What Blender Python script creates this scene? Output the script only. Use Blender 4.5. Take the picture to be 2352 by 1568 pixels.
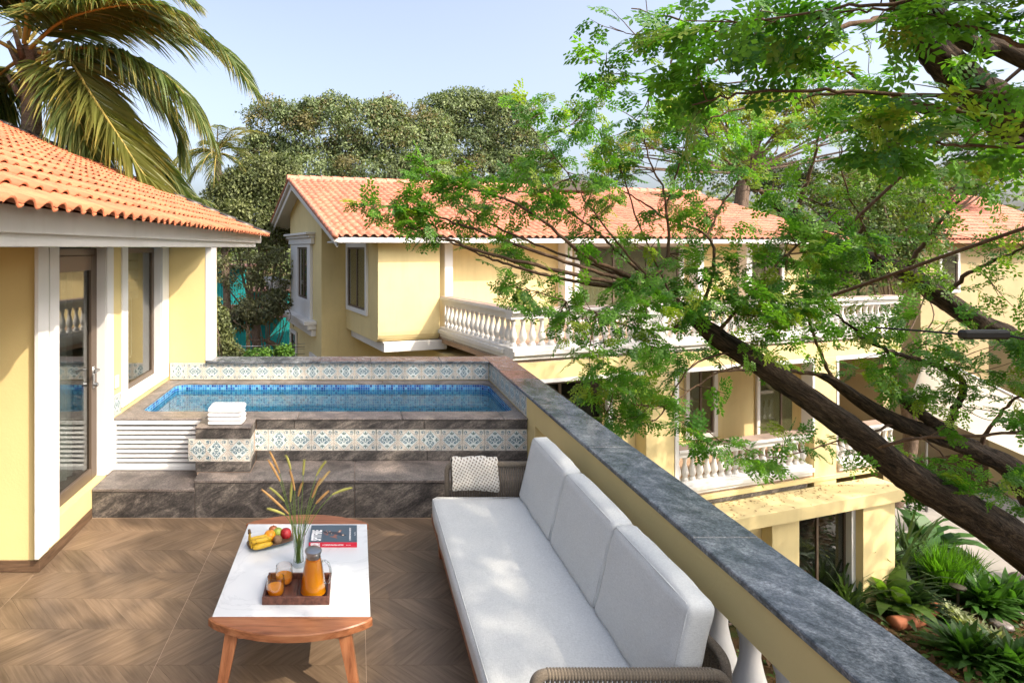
import bpy, math, random
import numpy as np
from mathutils import Vector, Matrix
R = math.radians
random.seed(7); rng = np.random.default_rng(7)
scene = bpy.context.scene
for o in list(bpy.data.objects): bpy.data.objects.remove(o)

# ------------------------------------------------------------------ camera, sky, sun
F, CX, CY, H = 1340.0, 820.0, 568.0, 2.3          # focal, principal point (2352x1568 photo grid), eye height
cam = bpy.data.cameras.new('camera'); camo = bpy.data.objects.new('camera', cam)
scene.collection.objects.link(camo); scene.camera = camo
camo.location = (0, 0, H); camo.rotation_euler = (R(90), 0, 0)
cam.sensor_width = 36; cam.lens = 36 * F / 2352
cam.shift_x = (1176 - CX) / 2352; cam.shift_y = -(784 - CY) / 2352
cam.clip_start = 0.05; cam.clip_end = 2000

DAPPLE = 78
SUN_D = Vector((0.80, -0.60, 0.936)).normalized()  # towards the sun
elev = math.asin(SUN_D.z)
world = bpy.data.worlds.new('World'); scene.world = world; world.use_nodes = True
wn = world.node_tree; bg = wn.nodes['Background']
sky = wn.nodes.new('ShaderNodeTexSky'); sky.sky_type = 'NISHITA'; sky.sun_disc = False
sky.sun_elevation = elev; sky.sun_rotation = math.atan2(SUN_D.x, SUN_D.y)
sky.air_density = 0.85; sky.dust_density = 6.0; sky.ozone_density = 1.5; sky.altitude = 0
hz = wn.nodes.new('ShaderNodeHueSaturation'); hz.inputs['Saturation'].default_value = .70; hz.inputs['Value'].default_value = 1.42   # dry-season haze: a paler sky all round
wn.links.new(sky.outputs['Color'], hz.inputs['Color']); wn.links.new(hz.outputs['Color'], bg.inputs['Color']); bg.inputs['Strength'].default_value = 0.15
sun = bpy.data.lights.new('sun', 'SUN'); sun.energy = 3.1; sun.angle = R(0.6); sun.color = (1.0, 0.87, 0.70)
suno = bpy.data.objects.new('sun', sun); scene.collection.objects.link(suno)
suno.rotation_euler = (-SUN_D).to_track_quat('-Z', 'Y').to_euler(); suno.location = (20, -15, 25)
vs = scene.view_settings
vs.view_transform = 'Standard'; vs.look = 'None'; vs.gamma = 1.0; vs.exposure = 0.92; vs.use_curve_mapping = False
scene.render.engine = 'CYCLES'
cy = scene.cycles
cy.max_bounces = 8; cy.transparent_max_bounces = 24; cy.diffuse_bounces = 4; cy.glossy_bounces = 4
cy.transmission_bounces = 6; cy.caustics_reflective = False; cy.caustics_refractive = False
try: cy.sample_clamp_indirect = 6.0
except Exception: pass

# ------------------------------------------------------------------ helpers
COL = scene.collection
def ray(x, y): return Vector(((x - CX) / F, 1.0, (CY - y) / F))
def at(x, y, d): return Vector((0, 0, H)) + ray(x, y) * d            # photo point at depth d
def at_h(x, y, h): return at(x, y, (H - h) * F / (y - CY))           # photo point on the level h
def r6(x, y): return ((700 + x / 1.96) / 1.2245, (460 + y / 1.96) / 1.2245)
ANG = math.atan(417 / F); CA, SA = math.cos(ANG), math.sin(ANG); OX, OY = 3.38, 12.65
def UV(u, v, h): return Vector((OX + u * CA - v * SA, OY + u * SA + v * CA, h))   # frame of the villa across

def tag(o, label=None, cat=None, group=None, kind=None):
    if label: o['label'] = label
    if cat: o['category'] = cat
    if group: o['group'] = group
    if kind: o['kind'] = kind
    return o
def thing(name, label, cat, loc=(0, 0, 0), group=None):
    o = bpy.data.objects.new(name, None); COL.objects.link(o); o.location = loc; o.empty_display_size = .2
    return tag(o, label, cat, group)
def origin(o):
    p = Vector((0, 0, 0))
    while o is not None:
        p += o.location; o = o.parent
    return p
def put(me, name, parent=None, loc=(0, 0, 0), rot=None, scale=None):
    o = bpy.data.objects.new(name, me); COL.objects.link(o)
    loc = Vector(loc)
    if parent is not None:
        o.parent = parent; loc = loc - origin(parent)
    o.location = loc
    if rot is not None: o.rotation_euler = rot
    if scale is not None: o.scale = scale
    return o
def copy_tree(o, parent=None):
    c = o.copy(); COL.objects.link(c); c.parent = parent
    for ch in list(o.children): copy_tree(ch, c)
    return c

class MB:
    """collects faces for one mesh"""
    def __init__(s): s.v = []; s.f = []; s.m = []
    def add(s, vs, fs, mi=0):
        b = len(s.v); s.v += [tuple(p) for p in vs]
        s.f += [tuple(b + i for i in f) for f in fs]; s.m += [mi] * len(fs); return s
    def box(s, lo, hi, c=0.0, mi=0, T=None):
        (x0, y0, z0), (x1, y1, z1) = lo, hi
        if c <= 0:
            vs = [(x, y, z) for z in (z0, z1) for y in (y0, y1) for x in (x0, x1)]
            fs = [(0, 2, 3, 1), (4, 5, 7, 6), (0, 1, 5, 4), (2, 6, 7, 3), (0, 4, 6, 2), (1, 3, 7, 5)]
        else:
            c = min(c, .49 * min(x1 - x0, y1 - y0, z1 - z0))
            idx = {}; vs = []
            X = (x0, x1); Y = (y0, y1); Z = (z0, z1); sg = (1, -1)
            for i in (0, 1):
                for j in (0, 1):
                    for k in (0, 1):
                        for ax in range(3):
                            p = [X[i], Y[j], Z[k]]
                            for a2, q in zip(range(3), (i, j, k)):
                                if a2 != ax: p[a2] += sg[q] * c
                            idx[i, j, k, ax] = len(vs); vs.append(tuple(p))
            fs = []
            for a in (0, 1):
                fs.append([idx[a, j, k, 0] for j, k in ((0, 0), (1, 0), (1, 1), (0, 1))][::(1 if a else -1)])
                fs.append([idx[i, a, k, 1] for i, k in ((0, 0), (0, 1), (1, 1), (1, 0))][::(1 if a else -1)])
                fs.append([idx[i, j, a, 2] for i, j in ((0, 0), (1, 0), (1, 1), (0, 1))][::(1 if a else -1)])
            for a in (0, 1):
                for b in (0, 1):
                    q = 1 if a == b else -1
                    fs.append([idx[a, b, 0, 0], idx[a, b, 0, 1], idx[a, b, 1, 1], idx[a, b, 1, 0]][::q])
                    fs.append([idx[a, 0, b, 2], idx[a, 0, b, 0], idx[a, 1, b, 0], idx[a, 1, b, 2]][::q])
                    fs.append([idx[0, a, b, 1], idx[0, a, b, 2], idx[1, a, b, 2], idx[1, a, b, 1]][::q])
                    for d in (0, 1):
                        q2 = 1 if (a + b + d) % 2 == 1 else -1
                        fs.append([idx[a, b, d, 0], idx[a, b, d, 1], idx[a, b, d, 2]][::q2])
        if T: vs = [T(Vector(p)) for p in vs]
        return s.add(vs, fs, mi)
    def prism(s, pts, z0, z1, mi=0, T=None):
        n = len(pts)
        vs = [(p[0], p[1], z0) for p in pts] + [(p[0], p[1], z1) for p in pts]
        fs = [tuple(range(n))[::-1], tuple(range(n, 2 * n))] + [(i, (i + 1) % n, n + (i + 1) % n, n + i) for i in range(n)]
        if T: vs = [T(Vector(p)) for p in vs]
        return s.add(vs, fs, mi)
    def lathe(s, prof, seg=16, c=(0, 0, 0), mi=0, cap=True):
        n = len(prof); vs = []; fs = []
        for r, z in prof:
            for k in range(seg):
                a = 2 * math.pi * k / seg; vs.append((c[0] + r * math.cos(a), c[1] + r * math.sin(a), c[2] + z))
        for i in range(n - 1):
            for k in range(seg):
                k2 = (k + 1) % seg; fs.append((i * seg + k, i * seg + k2, (i + 1) * seg + k2, (i + 1) * seg + k))
        if cap: fs += [tuple(range(seg))[::-1], tuple(range((n - 1) * seg, n * seg))]
        return s.add(vs, fs, mi)
    def tube(s, pts, rad, seg=8, mi=0, cap=True):
        pts = [Vector(p) for p in pts]; n = len(pts)
        if not hasattr(rad, '__len__'): rad = [rad] * n
        vs = []; fs = []; nrm = None
        for i, p in enumerate(pts):
            t = (pts[min(i + 1, n - 1)] - pts[max(i - 1, 0)]).normalized()
            if nrm is None:
                nrm = t.orthogonal().normalized()
            nrm = (nrm - t * nrm.dot(t))
            nrm = nrm.normalized() if nrm.length > 1e-6 else t.orthogonal().normalized()
            b = t.cross(nrm)
            for k in range(seg):
                a = 2 * math.pi * k / seg; vs.append(p + (nrm * math.cos(a) + b * math.sin(a)) * rad[i])
        for i in range(n - 1):
            for k in range(seg):
                k2 = (k + 1) % seg; fs.append((i * seg + k, i * seg + k2, (i + 1) * seg + k2, (i + 1) * seg + k))
        if cap: fs += [tuple(range(seg))[::-1], tuple(range((n - 1) * seg, n * seg))]
        return s.add(vs, fs, mi)
    def quad(s, a, b, c, d, mi=0): return s.add([a, b, c, d], [(0, 1, 2, 3)], mi)
    def mesh(s, name, mats, smooth=False, off=(0, 0, 0)):
        me = bpy.data.meshes.new(name); ox, oy, oz = off
        me.from_pydata([(p[0] - ox, p[1] - oy, p[2] - oz) for p in s.v], [], s.f)
        if not isinstance(mats, (list, tuple)): mats = [mats]
        for m in mats: me.materials.append(m)
        if len(mats) > 1: me.polygons.foreach_set('material_index', s.m)
        if smooth is not False:
            me.polygons.foreach_set('use_smooth', [True] * len(me.polygons))
            if smooth is not True:
                try: me.set_sharp_from_angle(angle=R(smooth))
                except Exception: pass
        me.update(); return me
    def build(s, name, mats, parent=None, smooth=False):
        off = origin(parent) if parent is not None else Vector((0, 0, 0))
        me = s.mesh(name, mats, smooth, off); o = bpy.data.objects.new(name, me); COL.objects.link(o)
        if parent is not None:
            o.parent = parent
            q = parent; w = Vector((0, 0, 0))       # verts are already relative to the root of the chain
            o.location = (0, 0, 0)
        return o

def np_mesh(name, V, Fc, mat, col=None, off=(0, 0, 0), smooth=False, mi=None):
    """V (n,3), Fc (m,k) arrays, col (n,4) per vertex"""
    V = np.asarray(V, np.float32) - np.asarray(off, np.float32)
    Fc = np.asarray(Fc, np.int32); m, k = Fc.shape
    me = bpy.data.meshes.new(name)
    me.vertices.add(len(V)); me.vertices.foreach_set('co', V.ravel())
    me.loops.add(m * k); me.loops.foreach_set('vertex_index', Fc.ravel())
    me.polygons.add(m); me.polygons.foreach_set('loop_start', np.arange(0, m * k, k, dtype=np.int32))
    try: me.polygons.foreach_set('loop_total', np.full(m, k, np.int32))
    except Exception: pass
    if smooth: me.polygons.foreach_set('use_smooth', np.ones(m, bool))
    for q in (mat if isinstance(mat, (list, tuple)) else [mat]): me.materials.append(q)
    if mi is not None: me.polygons.foreach_set('material_index', np.asarray(mi, np.int32))
    if col is not None:
        a = me.color_attributes.new('Col', 'FLOAT_COLOR', 'POINT'); a.data.foreach_set('color', np.asarray(col, np.float32).ravel())
    me.update(calc_edges=True); return me

# ------------------------------------------------------------------ materials
class NT:
    def __init__(s, name):
        s.m = bpy.data.materials.new(name); s.m.use_nodes = True; s.t = s.m.node_tree
        s.p = s.t.nodes['Principled BSDF']; s.out = s.t.nodes['Material Output']
    def n(s, typ, **kw):
        q = s.t.nodes.new('ShaderNode' + typ)
        for k, v in kw.items():
            if k.startswith('i_'): q.inputs[k[2:].replace('_', ' ')].default_value = v
            else: setattr(q, k, v)
        return q
    def l(s, a, b): s.t.links.new(a, b)
    def co(s, kind='Object', scale=(1, 1, 1), rot=(0, 0, 0)):
        tc = s.n('TexCoord'); mp = s.n('Mapping'); mp.vector_type = 'TEXTURE'; mp.inputs['Scale'].default_value = tuple(1 / x for x in scale); mp.inputs['Rotation'].default_value = rot
        s.l(tc.outputs[kind], mp.inputs['Vector']); return mp.outputs[0]
    def noise(s, vec, scale, detail=4, rough=.55, dist=0):
        q = s.n('TexNoise'); q.inputs['Scale'].default_value = scale; q.inputs['Detail'].default_value = detail
        q.inputs['Roughness'].default_value = rough; q.inputs['Distortion'].default_value = dist
        s.l(vec, q.inputs['Vector']); return q.outputs['Fac']
    def ramp(s, fac, stops):
        q = s.n('ValToRGB'); e = q.color_ramp.elements
        while len(e) < len(stops): e.new(.5)
        for i, (p, c) in enumerate(stops):
            e[i].position = p; e[i].color = (c + (1,)) if len(c) == 3 else c
        s.l(fac, q.inputs['Fac']); return q.outputs['Color']
    def mix(s, fac, a, b, bt='MIX'):
        q = s.n('Mix', data_type='RGBA', blend_type=bt)
        for v, i in ((fac, 0), (a, 6), (b, 7)):
            if hasattr(v, 'is_linked') or hasattr(v, 'links'): s.l(v, q.inputs[i])
            else: q.inputs[i].default_value = v if i == 0 else (tuple(v) + (1,) if len(v) == 3 else v)
        return q.outputs[2]
    def bump(s, h, strength=.2, dist=.01):
        q = s.n('Bump'); q.inputs['Strength'].default_value = strength; q.inputs['Distance'].default_value = dist
        s.l(h, q.inputs['Height']); s.l(q.outputs[0], s.p.inputs['Normal']); return q.outputs[0]
    def set(s, base=None, rough=None, spec=None, metal=None):
        for v, k in ((base, 'Base Color'), (rough, 'Roughness'), (spec, 'Specular IOR Level'), (metal, 'Metallic')):
            if v is None: continue
            if hasattr(v, 'links'): s.l(v, s.p.inputs[k])
            else: s.p.inputs[k].default_value = tuple(v) + (1,) if isinstance(v, (tuple, list)) else v
        return s
def simple(name, base, rough=.5, spec=.4, metal=0):
    q = NT(name); q.set(base, rough, spec, metal); return q.m
def plaster(name, c, var=.08, rough=.8, stain=None):
    q = NT(name); v = q.co()
    n1 = q.noise(v, 1.3, 5, .6); n2 = q.noise(v, 60, 3)
    lo = tuple(x * (1 - var) for x in c); hi = tuple(min(1, x * (1 + var)) for x in c)
    b = q.ramp(n1, [(.3, lo), (.7, hi)])
    if stain:
        n3 = q.noise(q.co(scale=(2.2, 2.2, .25)), 2.5, 5, .65)
        f = q.ramp(n3, [(.52, (0, 0, 0)), (.85, (.28, .28, .28))]); b = q.mix(f, b, stain)
    q.set(b, rough, .25); q.bump(n2, .25, .004); return q.m

M = {}
M['yellow'] = plaster('yellow plaster', (.70, .56, .265), .05)
M['yellow2'] = plaster('weathered yellow plaster', (.69, .565, .29), .06, stain=(.45, .33, .16))
M['shaded'] = plaster('beige plaster', (.36, .285, .16), .08)  # yellow house plaster with tree shade put into its colour
M['white'] = plaster('white paint', (.70, .69, .675), .03, .6)
M['whiteold'] = plaster('weathered white paint', (.68, .665, .64), .05, .7, stain=(.42, .38, .33))
M['louver'] = simple('white powder coat', (.68, .68, .67), .35)
M['soffit'] = plaster('grey white soffit', (.62, .62, .61), .05)

def granite(name, dark, mid, light, rough, vein=1.0, bump=.35, coat=0):
    q = NT(name)
    big = q.noise(q.co(scale=(.8, 1.0, 1.6), rot=(0, R(-28), R(14))), 2.6, 8, .62, 2.2)
    band = q.noise(q.co(scale=(.45, 1.2, 2.6), rot=(0, R(-30), R(14))), 6.0, 9, .75, 1.4)
    sp = q.noise(q.co(scale=(.7, 1, 1.3), rot=(0, R(-30), 0)), 85, 4, .75)
    a = q.ramp(big, [(.36, dark), (.5, mid), (.66, light)])
    b = q.ramp(band, [(.38, dark), (.52, mid), (.64, light)])
    c = q.mix(.5 * vein, a, b)
    s = q.ramp(sp, [(.38, (.45, .45, .45)), (.5, (1, 1, 1)), (.64, (1.8, 1.75, 1.7))])
    c = q.mix(.75, c, s, 'MULTIPLY')
    q.set(c, rough, .5)
    if bump: q.bump(sp, bump, .006)
    if coat: q.p.inputs['Coat Weight'].default_value = coat; q.p.inputs['Coat Roughness'].default_value = .12
    return q.m
M['granite'] = granite('rough dark granite', (.018, .017, .017), (.085, .074, .066), (.27, .235, .20), .62)
M['granite_top'] = granite('brown granite top', (.07, .06, .055), (.17, .145, .13), (.27, .225, .20), .38, .7, .12)
M['coping'] = granite('blue grey granite coping', (.025, .031, .038), (.11, .122, .138), (.30, .31, .325), .2, 1.0, .06)
M['coping_red'] = granite('reddish granite coping', (.10, .055, .05), (.22, .13, .12), (.33, .22, .20), .25, 1.0, .06)
M['grout'] = simple('pale grout', (.45, .33, .25), .9)
M['grout_floor'] = simple('pale floor grout', (.42, .31, .22), .9)

def wood(name, dark, mid, light, rough=.45, grain=(1, 14, 14), sc=3.0, objvar=0, rot=(0, 0, 0), bump=.08, coat=0):
    q = NT(name); v = q.co(scale=grain, rot=rot)
    if objvar:
        oi = q.n('ObjectInfo'); add = q.n('VectorMath', operation='ADD'); cb = q.n('CombineXYZ')
        mu = q.n('Math', operation='MULTIPLY'); mu.inputs[1].default_value = 37; q.l(oi.outputs['Random'], mu.inputs[0])
        q.l(mu.outputs[0], cb.inputs[0]); q.l(mu.outputs[0], cb.inputs[1]); q.l(v, add.inputs[0]); q.l(cb.outputs[0], add.inputs[1]); v = add.outputs[0]
    n = q.noise(v, sc, 7, .62, .5); c = q.ramp(n, [(.32, dark), (.5, mid), (.7, light)])
    if objvar:
        t = q.ramp(oi.outputs['Random'], [(0, (1 - objvar,) * 3), (1, (1 + objvar, 1 + objvar * .97, 1 + objvar * .92))])
        c = q.mix(1.0, c, t, 'MULTIPLY')
    q.set(c, rough, .35); q.bump(n, bump, .003)
    if coat: q.p.inputs['Coat Weight'].default_value = coat; q.p.inputs['Coat Roughness'].default_value = .2
    return q.m
M['floorR'] = wood('wood look floor rising', (.13, .088, .055), (.178, .122, .078), (.228, .162, .106), .42, (1.2, 16, 16), 3.2, .15, (0, 0, R(45)))
M['floorF'] = wood('wood look floor falling', (.13, .088, .055), (.178, .122, .078), (.228, .162, .106), .42, (1.2, 16, 16), 3.2, .15, (0, 0, R(-45)))
M['floorbase'] = simple('floor bed', (.10, .065, .04), .8)
M['teak'] = wood('teak', (.16, .055, .022), (.30, .115, .05), (.40, .175, .08), .38, (1.5, 18, 18), 2.2, .06)
M['teakL'] = wood('teak upright', (.16, .055, .022), (.29, .11, .047), (.38, .165, .075), .38, (18, 18, 1.5), 2.2, .06)
M['walnut'] = wood('walnut tray', (.05, .018, .012), (.11, .042, .026), (.17, .07, .045), .35, (16, 1.5, 16), 2.4, .12)

q = NT('white marble'); v = q.co(scale=(1, 1.4, 1), rot=(0, 0, R(40)))
n = q.noise(v, 1.5, 8, .6, 2.2)
c = q.ramp(n, [(.46, (.62, .635, .645)), (.495, (.47, .49, .51)), (.51, (.62, .635, .645))])
q.set(q.mix(.45, (.62, .635, .645), c), .16, .5); M['marble'] = q.m

def fabric(name, c, sc=260, var=.10):
    q = NT(name); v = q.co()
    w1 = q.noise(q.co(scale=(.25, 1, 1)), sc, 2); w2 = q.noise(q.co(scale=(1, .25, 1)), sc, 2)
    n = q.mix(.5, w1, w2); big = q.noise(v, 7, 3)
    b = q.ramp(n, [(.38, tuple(x * (1 - var) for x in c)), (.62, tuple(min(.95, x * (1 + var)) for x in c))])
    b = q.mix(.12, b, q.ramp(big, [(.3, (.5, .5, .5)), (.7, (.8, .8, .8))]), 'MULTIPLY')
    q.set(b, .95, .1); q.bump(n, .25, .003)
    q.p.inputs['Sheen Weight'].default_value = .15
    return q.m
M['fabric'] = fabric('pale outdoor fabric', (.58, .59, .575))
M['towel'] = fabric('white terry', (.76, .75, .75), 180, .05)
M['rope'] = fabric('taupe rope', (.19, .155, .115), 300, .3)
M['rope_in'] = simple('dark frame', (.05, .045, .04), .5)

# throw with a small woven check
q = NT('woven throw'); v = q.co('Object')
w = q.n('TexWave', wave_type='BANDS', bands_direction='X'); w.inputs['Scale'].default_value = 15; w.inputs['Distortion'].default_value = .6
w2 = q.n('TexWave', wave_type='BANDS', bands_direction='Z'); w2.inputs['Scale'].default_value = 15; w2.inputs['Distortion'].default_value = .6
q.l(q.co(rot=(0, R(30), 0)), w.inputs['Vector']); q.l(q.co(rot=(0, R(30), 0)), w2.inputs['Vector'])
mu = q.n('Math', operation='MULTIPLY'); q.l(w.outputs['Fac'], mu.inputs[0]); q.l(w2.outputs['Fac'], mu.inputs[1])
c = q.ramp(mu.outputs[0], [(.22, (.66, .62, .55)), (.5, (.22, .18, .14))])
q.set(c, .95, .1); q.bump(mu.outputs[0], .3, .004); M['throw'] = q.m

# flat ceramics for the printed tiles
def glaze(name, c, rough=.3):
    q = NT(name); oi = q.n('ObjectInfo')
    t = q.ramp(oi.outputs['Random'], [(0, (.92,) * 3), (1, (1.06,) * 3)])
    q.set(q.mix(1.0, c, t, 'MULTIPLY'), rough, .4); return q.m
M['t_cream'] = glaze('tile cream', (.68, .65, .58)); M['t_pale'] = glaze('tile pale blue', (.66, .71, .69))
M['t_teal'] = glaze('tile teal', (.055, .15, .205)); M['t_tan'] = glaze('tile tan', (.52, .42, .33)); M['t_green'] = glaze('tile green', (.09, .16, .15))
q = NT('blue mosaic'); a = q.n('VertexColor'); a.layer_name = 'Col'
q.set(a.outputs['Color'], .12, .5); M['mosaic'] = q.m
q = NT('blue mosaic under water'); br = q.n('TexBrick'); br.offset = 0
for k, vv in (('Scale', 1.0), ('Mortar Size', .0025), ('Brick Width', .027), ('Row Height', .027)): br.inputs[k].default_value = vv
br.inputs['Color1'].default_value = (.05, .32, .50, 1); br.inputs['Color2'].default_value = (.12, .50, .66, 1); br.inputs['Mortar'].default_value = (.35, .5, .55, 1)
cm = q.co('Object'); q.l(cm, br.inputs['Vector']); q.set(br.outputs['Color'], .2, .5); M['basin'] = q.m

def glass(name, tint=(1, 1, 1), ior=1.5, rough=.0, gain=1.0, bump=None, thin=True, edge=None, murk=None):
    q = NT(name); q.t.nodes.remove(q.p)
    tr = q.n('BsdfTransparent'); tr.inputs['Color'].default_value = tuple(tint) + (1,)
    gl = q.n('BsdfAnisotropic') if False else q.n('BsdfGlossy'); gl.inputs['Roughness'].default_value = rough
    fr = q.n('Fresnel'); fr.inputs['IOR'].default_value = ior
    mx = q.n('MixShader')
    if bump:
        b = q.n('Bump'); b.inputs['Strength'].default_value = bump[0]; b.inputs['Distance'].default_value = bump[1]
        q.l(q.noise(q.co(scale=bump[3]), bump[2], 3, .5, .4), b.inputs['Height']); q.l(b.outputs[0], gl.inputs['Normal']); q.l(b.outputs[0], fr.inputs['Normal'])
    fac = fr.outputs[0]
    if edge:                                         # thicker glass seen edge-on is darker
        lw2 = q.n('LayerWeight'); lw2.inputs['Blend'].default_value = .5; p2 = q.n('Math', operation='POWER'); p2.inputs[1].default_value = 3.0; q.l(lw2.outputs['Facing'], p2.inputs[0])
        q.l(q.mix(p2.outputs[0], tint, edge), tr.inputs['Color'])
    if thin:                                         # Schlick curve that is the same from both sides of a thin pane
        lw = q.n('LayerWeight'); lw.inputs['Blend'].default_value = .5
        pw = q.n('Math', operation='POWER'); pw.inputs[1].default_value = 4.0; q.l(lw.outputs['Facing'], pw.inputs[0])
        ma = q.n('Math', operation='MULTIPLY_ADD'); ma.inputs[1].default_value = .9; ma.inputs[2].default_value = .045; q.l(pw.outputs[0], ma.inputs[0]); fac = ma.outputs[0]
    if gain != 1:
        mu = q.n('Math', operation='MULTIPLY'); mu.inputs[1].default_value = gain; mu.use_clamp = True; q.l(fac, mu.inputs[0]); fac = mu.outputs[0]
    body = tr.outputs[0]
    if murk:                                         # slightly cloudy body under the surface
        df = q.n('BsdfDiffuse'); df.inputs['Color'].default_value = tuple(murk[1]) + (1,); m2 = q.n('MixShader'); m2.inputs[0].default_value = murk[0]
        q.l(tr.outputs[0], m2.inputs[1]); q.l(df.outputs[0], m2.inputs[2]); body = m2.outputs[0]
    q.l(fac, mx.inputs[0]); q.l(body, mx.inputs[1]); q.l(gl.outputs[0], mx.inputs[2]); q.l(mx.outputs[0], q.out.inputs[0])
    return q.m
M['pane'] = glass('window glass', (.62, .66, .65), 1.5, 0, 1.5)
M['clear'] = glass('clear glass', (.985, .99, .985), 1.45, .02, 1.6, edge=(.42, .48, .48))
M['water'] = glass('pool water', (.46, .78, .90), 1.33, .003, 1.3, (.10, .02, 5.0, (1, 2.2, 1)), thin=False, murk=(.34, (.035, .24, .36)))
M['handle'] = glass('handle glass', (.80, .84, .84), 1.45, .02, 3.0, edge=(.45, .5, .5))
M['vasewater'] = glass('vase water', (.88, .93, .9), 1.33, .02)
q = NT('orange juice'); q.set((.90, .36, .008), .25, .4); tl = q.n('BsdfTranslucent'); tl.inputs[0].default_value = (.95, .36, .01, 1)
mx = q.n('MixShader'); mx.inputs[0].default_value = .45; q.l(q.p.outputs[0], mx.inputs[1]); q.l(tl.outputs[0], mx.inputs[2]); q.l(mx.outputs[0], q.out.inputs[0]); M['juice'] = q.m
M['steel'] = simple('brushed steel', (.45, .46, .47), .32, .5, 1)
M['alu'] = simple('bronze aluminium', (.13, .095, .07), .4, .5, .2)
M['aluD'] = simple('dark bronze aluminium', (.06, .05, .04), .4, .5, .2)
M['curtain'] = fabric('grey curtain', (.55, .53, .50), 40, .1)
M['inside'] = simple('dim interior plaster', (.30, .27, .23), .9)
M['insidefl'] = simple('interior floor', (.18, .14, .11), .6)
M['blind'] = simple('blue grey blind', (.22, .29, .34), .8)
M['black'] = simple('black plastic', (.015, .015, .017), .45)
M['skirt'] = wood('brown skirting', (.07, .04, .025), (.12, .072, .042), (.17, .105, .065), .5, (2, 2, 16), 3)

def terracotta(name, base, dirty):
    q = NT(name); oi = q.n('ObjectInfo'); v = q.co()
    n = q.noise(v, 9, 4, .6); n2 = q.noise(v, 1.2, 5, .65)
    c = q.ramp(n, [(.3, tuple(x * .82 for x in base)), (.7, tuple(min(1, x * 1.12) for x in base))])
    c = q.mix(q.ramp(n2, [(.45, (0, 0, 0)), (.8, (.75, .75, .75))]), c, dirty)
    a = q.n('VertexColor'); a.layer_name = 'Col'
    c = q.mix(1.0, c, a.outputs['Color'], 'MULTIPLY')
    q.set(c, .6, .3); return q.m
M['terra'] = terracotta('terracotta tile', (.57, .195, .098), (.47, .165, .09))
M['terra2'] = terracotta('weathered terracotta tile', (.57, .23, .148), (.37, .16, .12))

def leafmat(name, rough=.45, trans=.45, tcol=1.3):
    q = NT(name); a = q.n('VertexColor'); a.layer_name = 'Col'
    q.set(a.outputs['Color'], rough, .4)
    tl = q.n('BsdfTranslucent'); c = q.mix(1.0, a.outputs['Color'], (1.15 * tcol, 1.25 * tcol, .5 * tcol), 'MULTIPLY'); q.l(c, tl.inputs[0])
    mx = q.n('MixShader'); mx.inputs[0].default_value = trans; q.l(q.p.outputs[0], mx.inputs[1]); q.l(tl.outputs[0], mx.inputs[2])
    q.l(mx.outputs[0], q.out.inputs[0]); return q.m
M['leaf'] = leafmat('leaf green'); M['leafd'] = leafmat('dull olive leaf', .6, .3, 1.0); M['frond'] = leafmat('palm leaflet', .4, .4, 1.2)
def bark(name, dark, light, sc=(1, 1, .35), bump=.8, rot=(0, 0, 0)):
    q = NT(name); v = q.co(scale=sc, rot=rot); n = q.noise(v, 9, 8, .7, 1.2); n2 = q.noise(v, 40, 4, .7)
    m2 = q.mix(.4, n, n2)
    q.set(q.ramp(m2, [(.40, dark), (.51, tuple((a * .6 + b * .4) for a, b in zip(dark, light))), (.62, light)]), .9, .2); q.bump(m2, bump, .05); return q.m
M['bark'] = bark('dark fissured bark', (.006, .005, .004), (.095, .068, .047), (.16, 1, 1), 1.0, (0, R(33), 0)); M['twig'] = bark('brown twig', (.075, .045, .028), (.16, .105, .07), bump=.2)
M['palmbark'] = bark('palm trunk', (.10, .075, .05), (.26, .20, .15), (1, 1, 3)); M['palebark'] = bark('pale trunk', (.10, .07, .05), (.22, .16, .12))
# ------------------------------------------------------------------ terrace floor: chevron planks
XL, XP = -2.26, 1.58                                   # door wall, inner face of the parapet
floor = MB().box((-6.5, -3.0, -.25), (XL - .001, 4.139, -.006)).box((XL, -3.0, -.25), (XP + .12, 5.0, -.006)).build('terrace_floor', M['floorbase'])
tag(floor, kind='structure')
ROW, PW = .305, .155
def plank_mesh(sgn, mat):
    g = .0006; h = ROW - .0012
    pts = [(g, 0), (PW - g, 0), (PW - g + sgn * h, h), (g + sgn * h, h)]
    return MB().prism(pts, -.006, 0).mesh('plank', mat)
pm = {1: plank_mesh(1, M['floorR']), -1: plank_mesh(-1, M['floorF'])}
cuts = [-2.275, -1.11, .05, 1.21]
y = 4.967 - .225
rows = [(4.742, 1)]
k = 0; planks = 0
def clip_plank(x0, y0, sgn, xa, xb):
    """parallelogram clipped to xa..xb"""
    h = ROW - .0012; pts = [(x0, 0), (x0 + PW - .0012, 0), (x0 + PW - .0012 + sgn * h, h), (x0 + sgn * h, h)]
    for lim, s in ((xa, 1), (xb, -1)):
        out = []
        for i in range(len(pts)):
            p, q2 = pts[i], pts[(i + 1) % len(pts)]
            a, b = (p[0] - lim) * s, (q2[0] - lim) * s
            if a >= 0: out.append(p)
            if (a > 0) != (b > 0) and a != b:
                t = a / (a - b); out.append((p[0] + (q2[0] - p[0]) * t, p[1] + (q2[1] - p[1]) * t))
        pts = out
        if len(pts) < 3: return None
    A = abs(sum(pts[i][0] * pts[(i + 1) % len(pts)][1] - pts[(i + 1) % len(pts)][0] * pts[i][1] for i in range(len(pts)))) / 2
    return pts if A > 2e-4 else None
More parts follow.
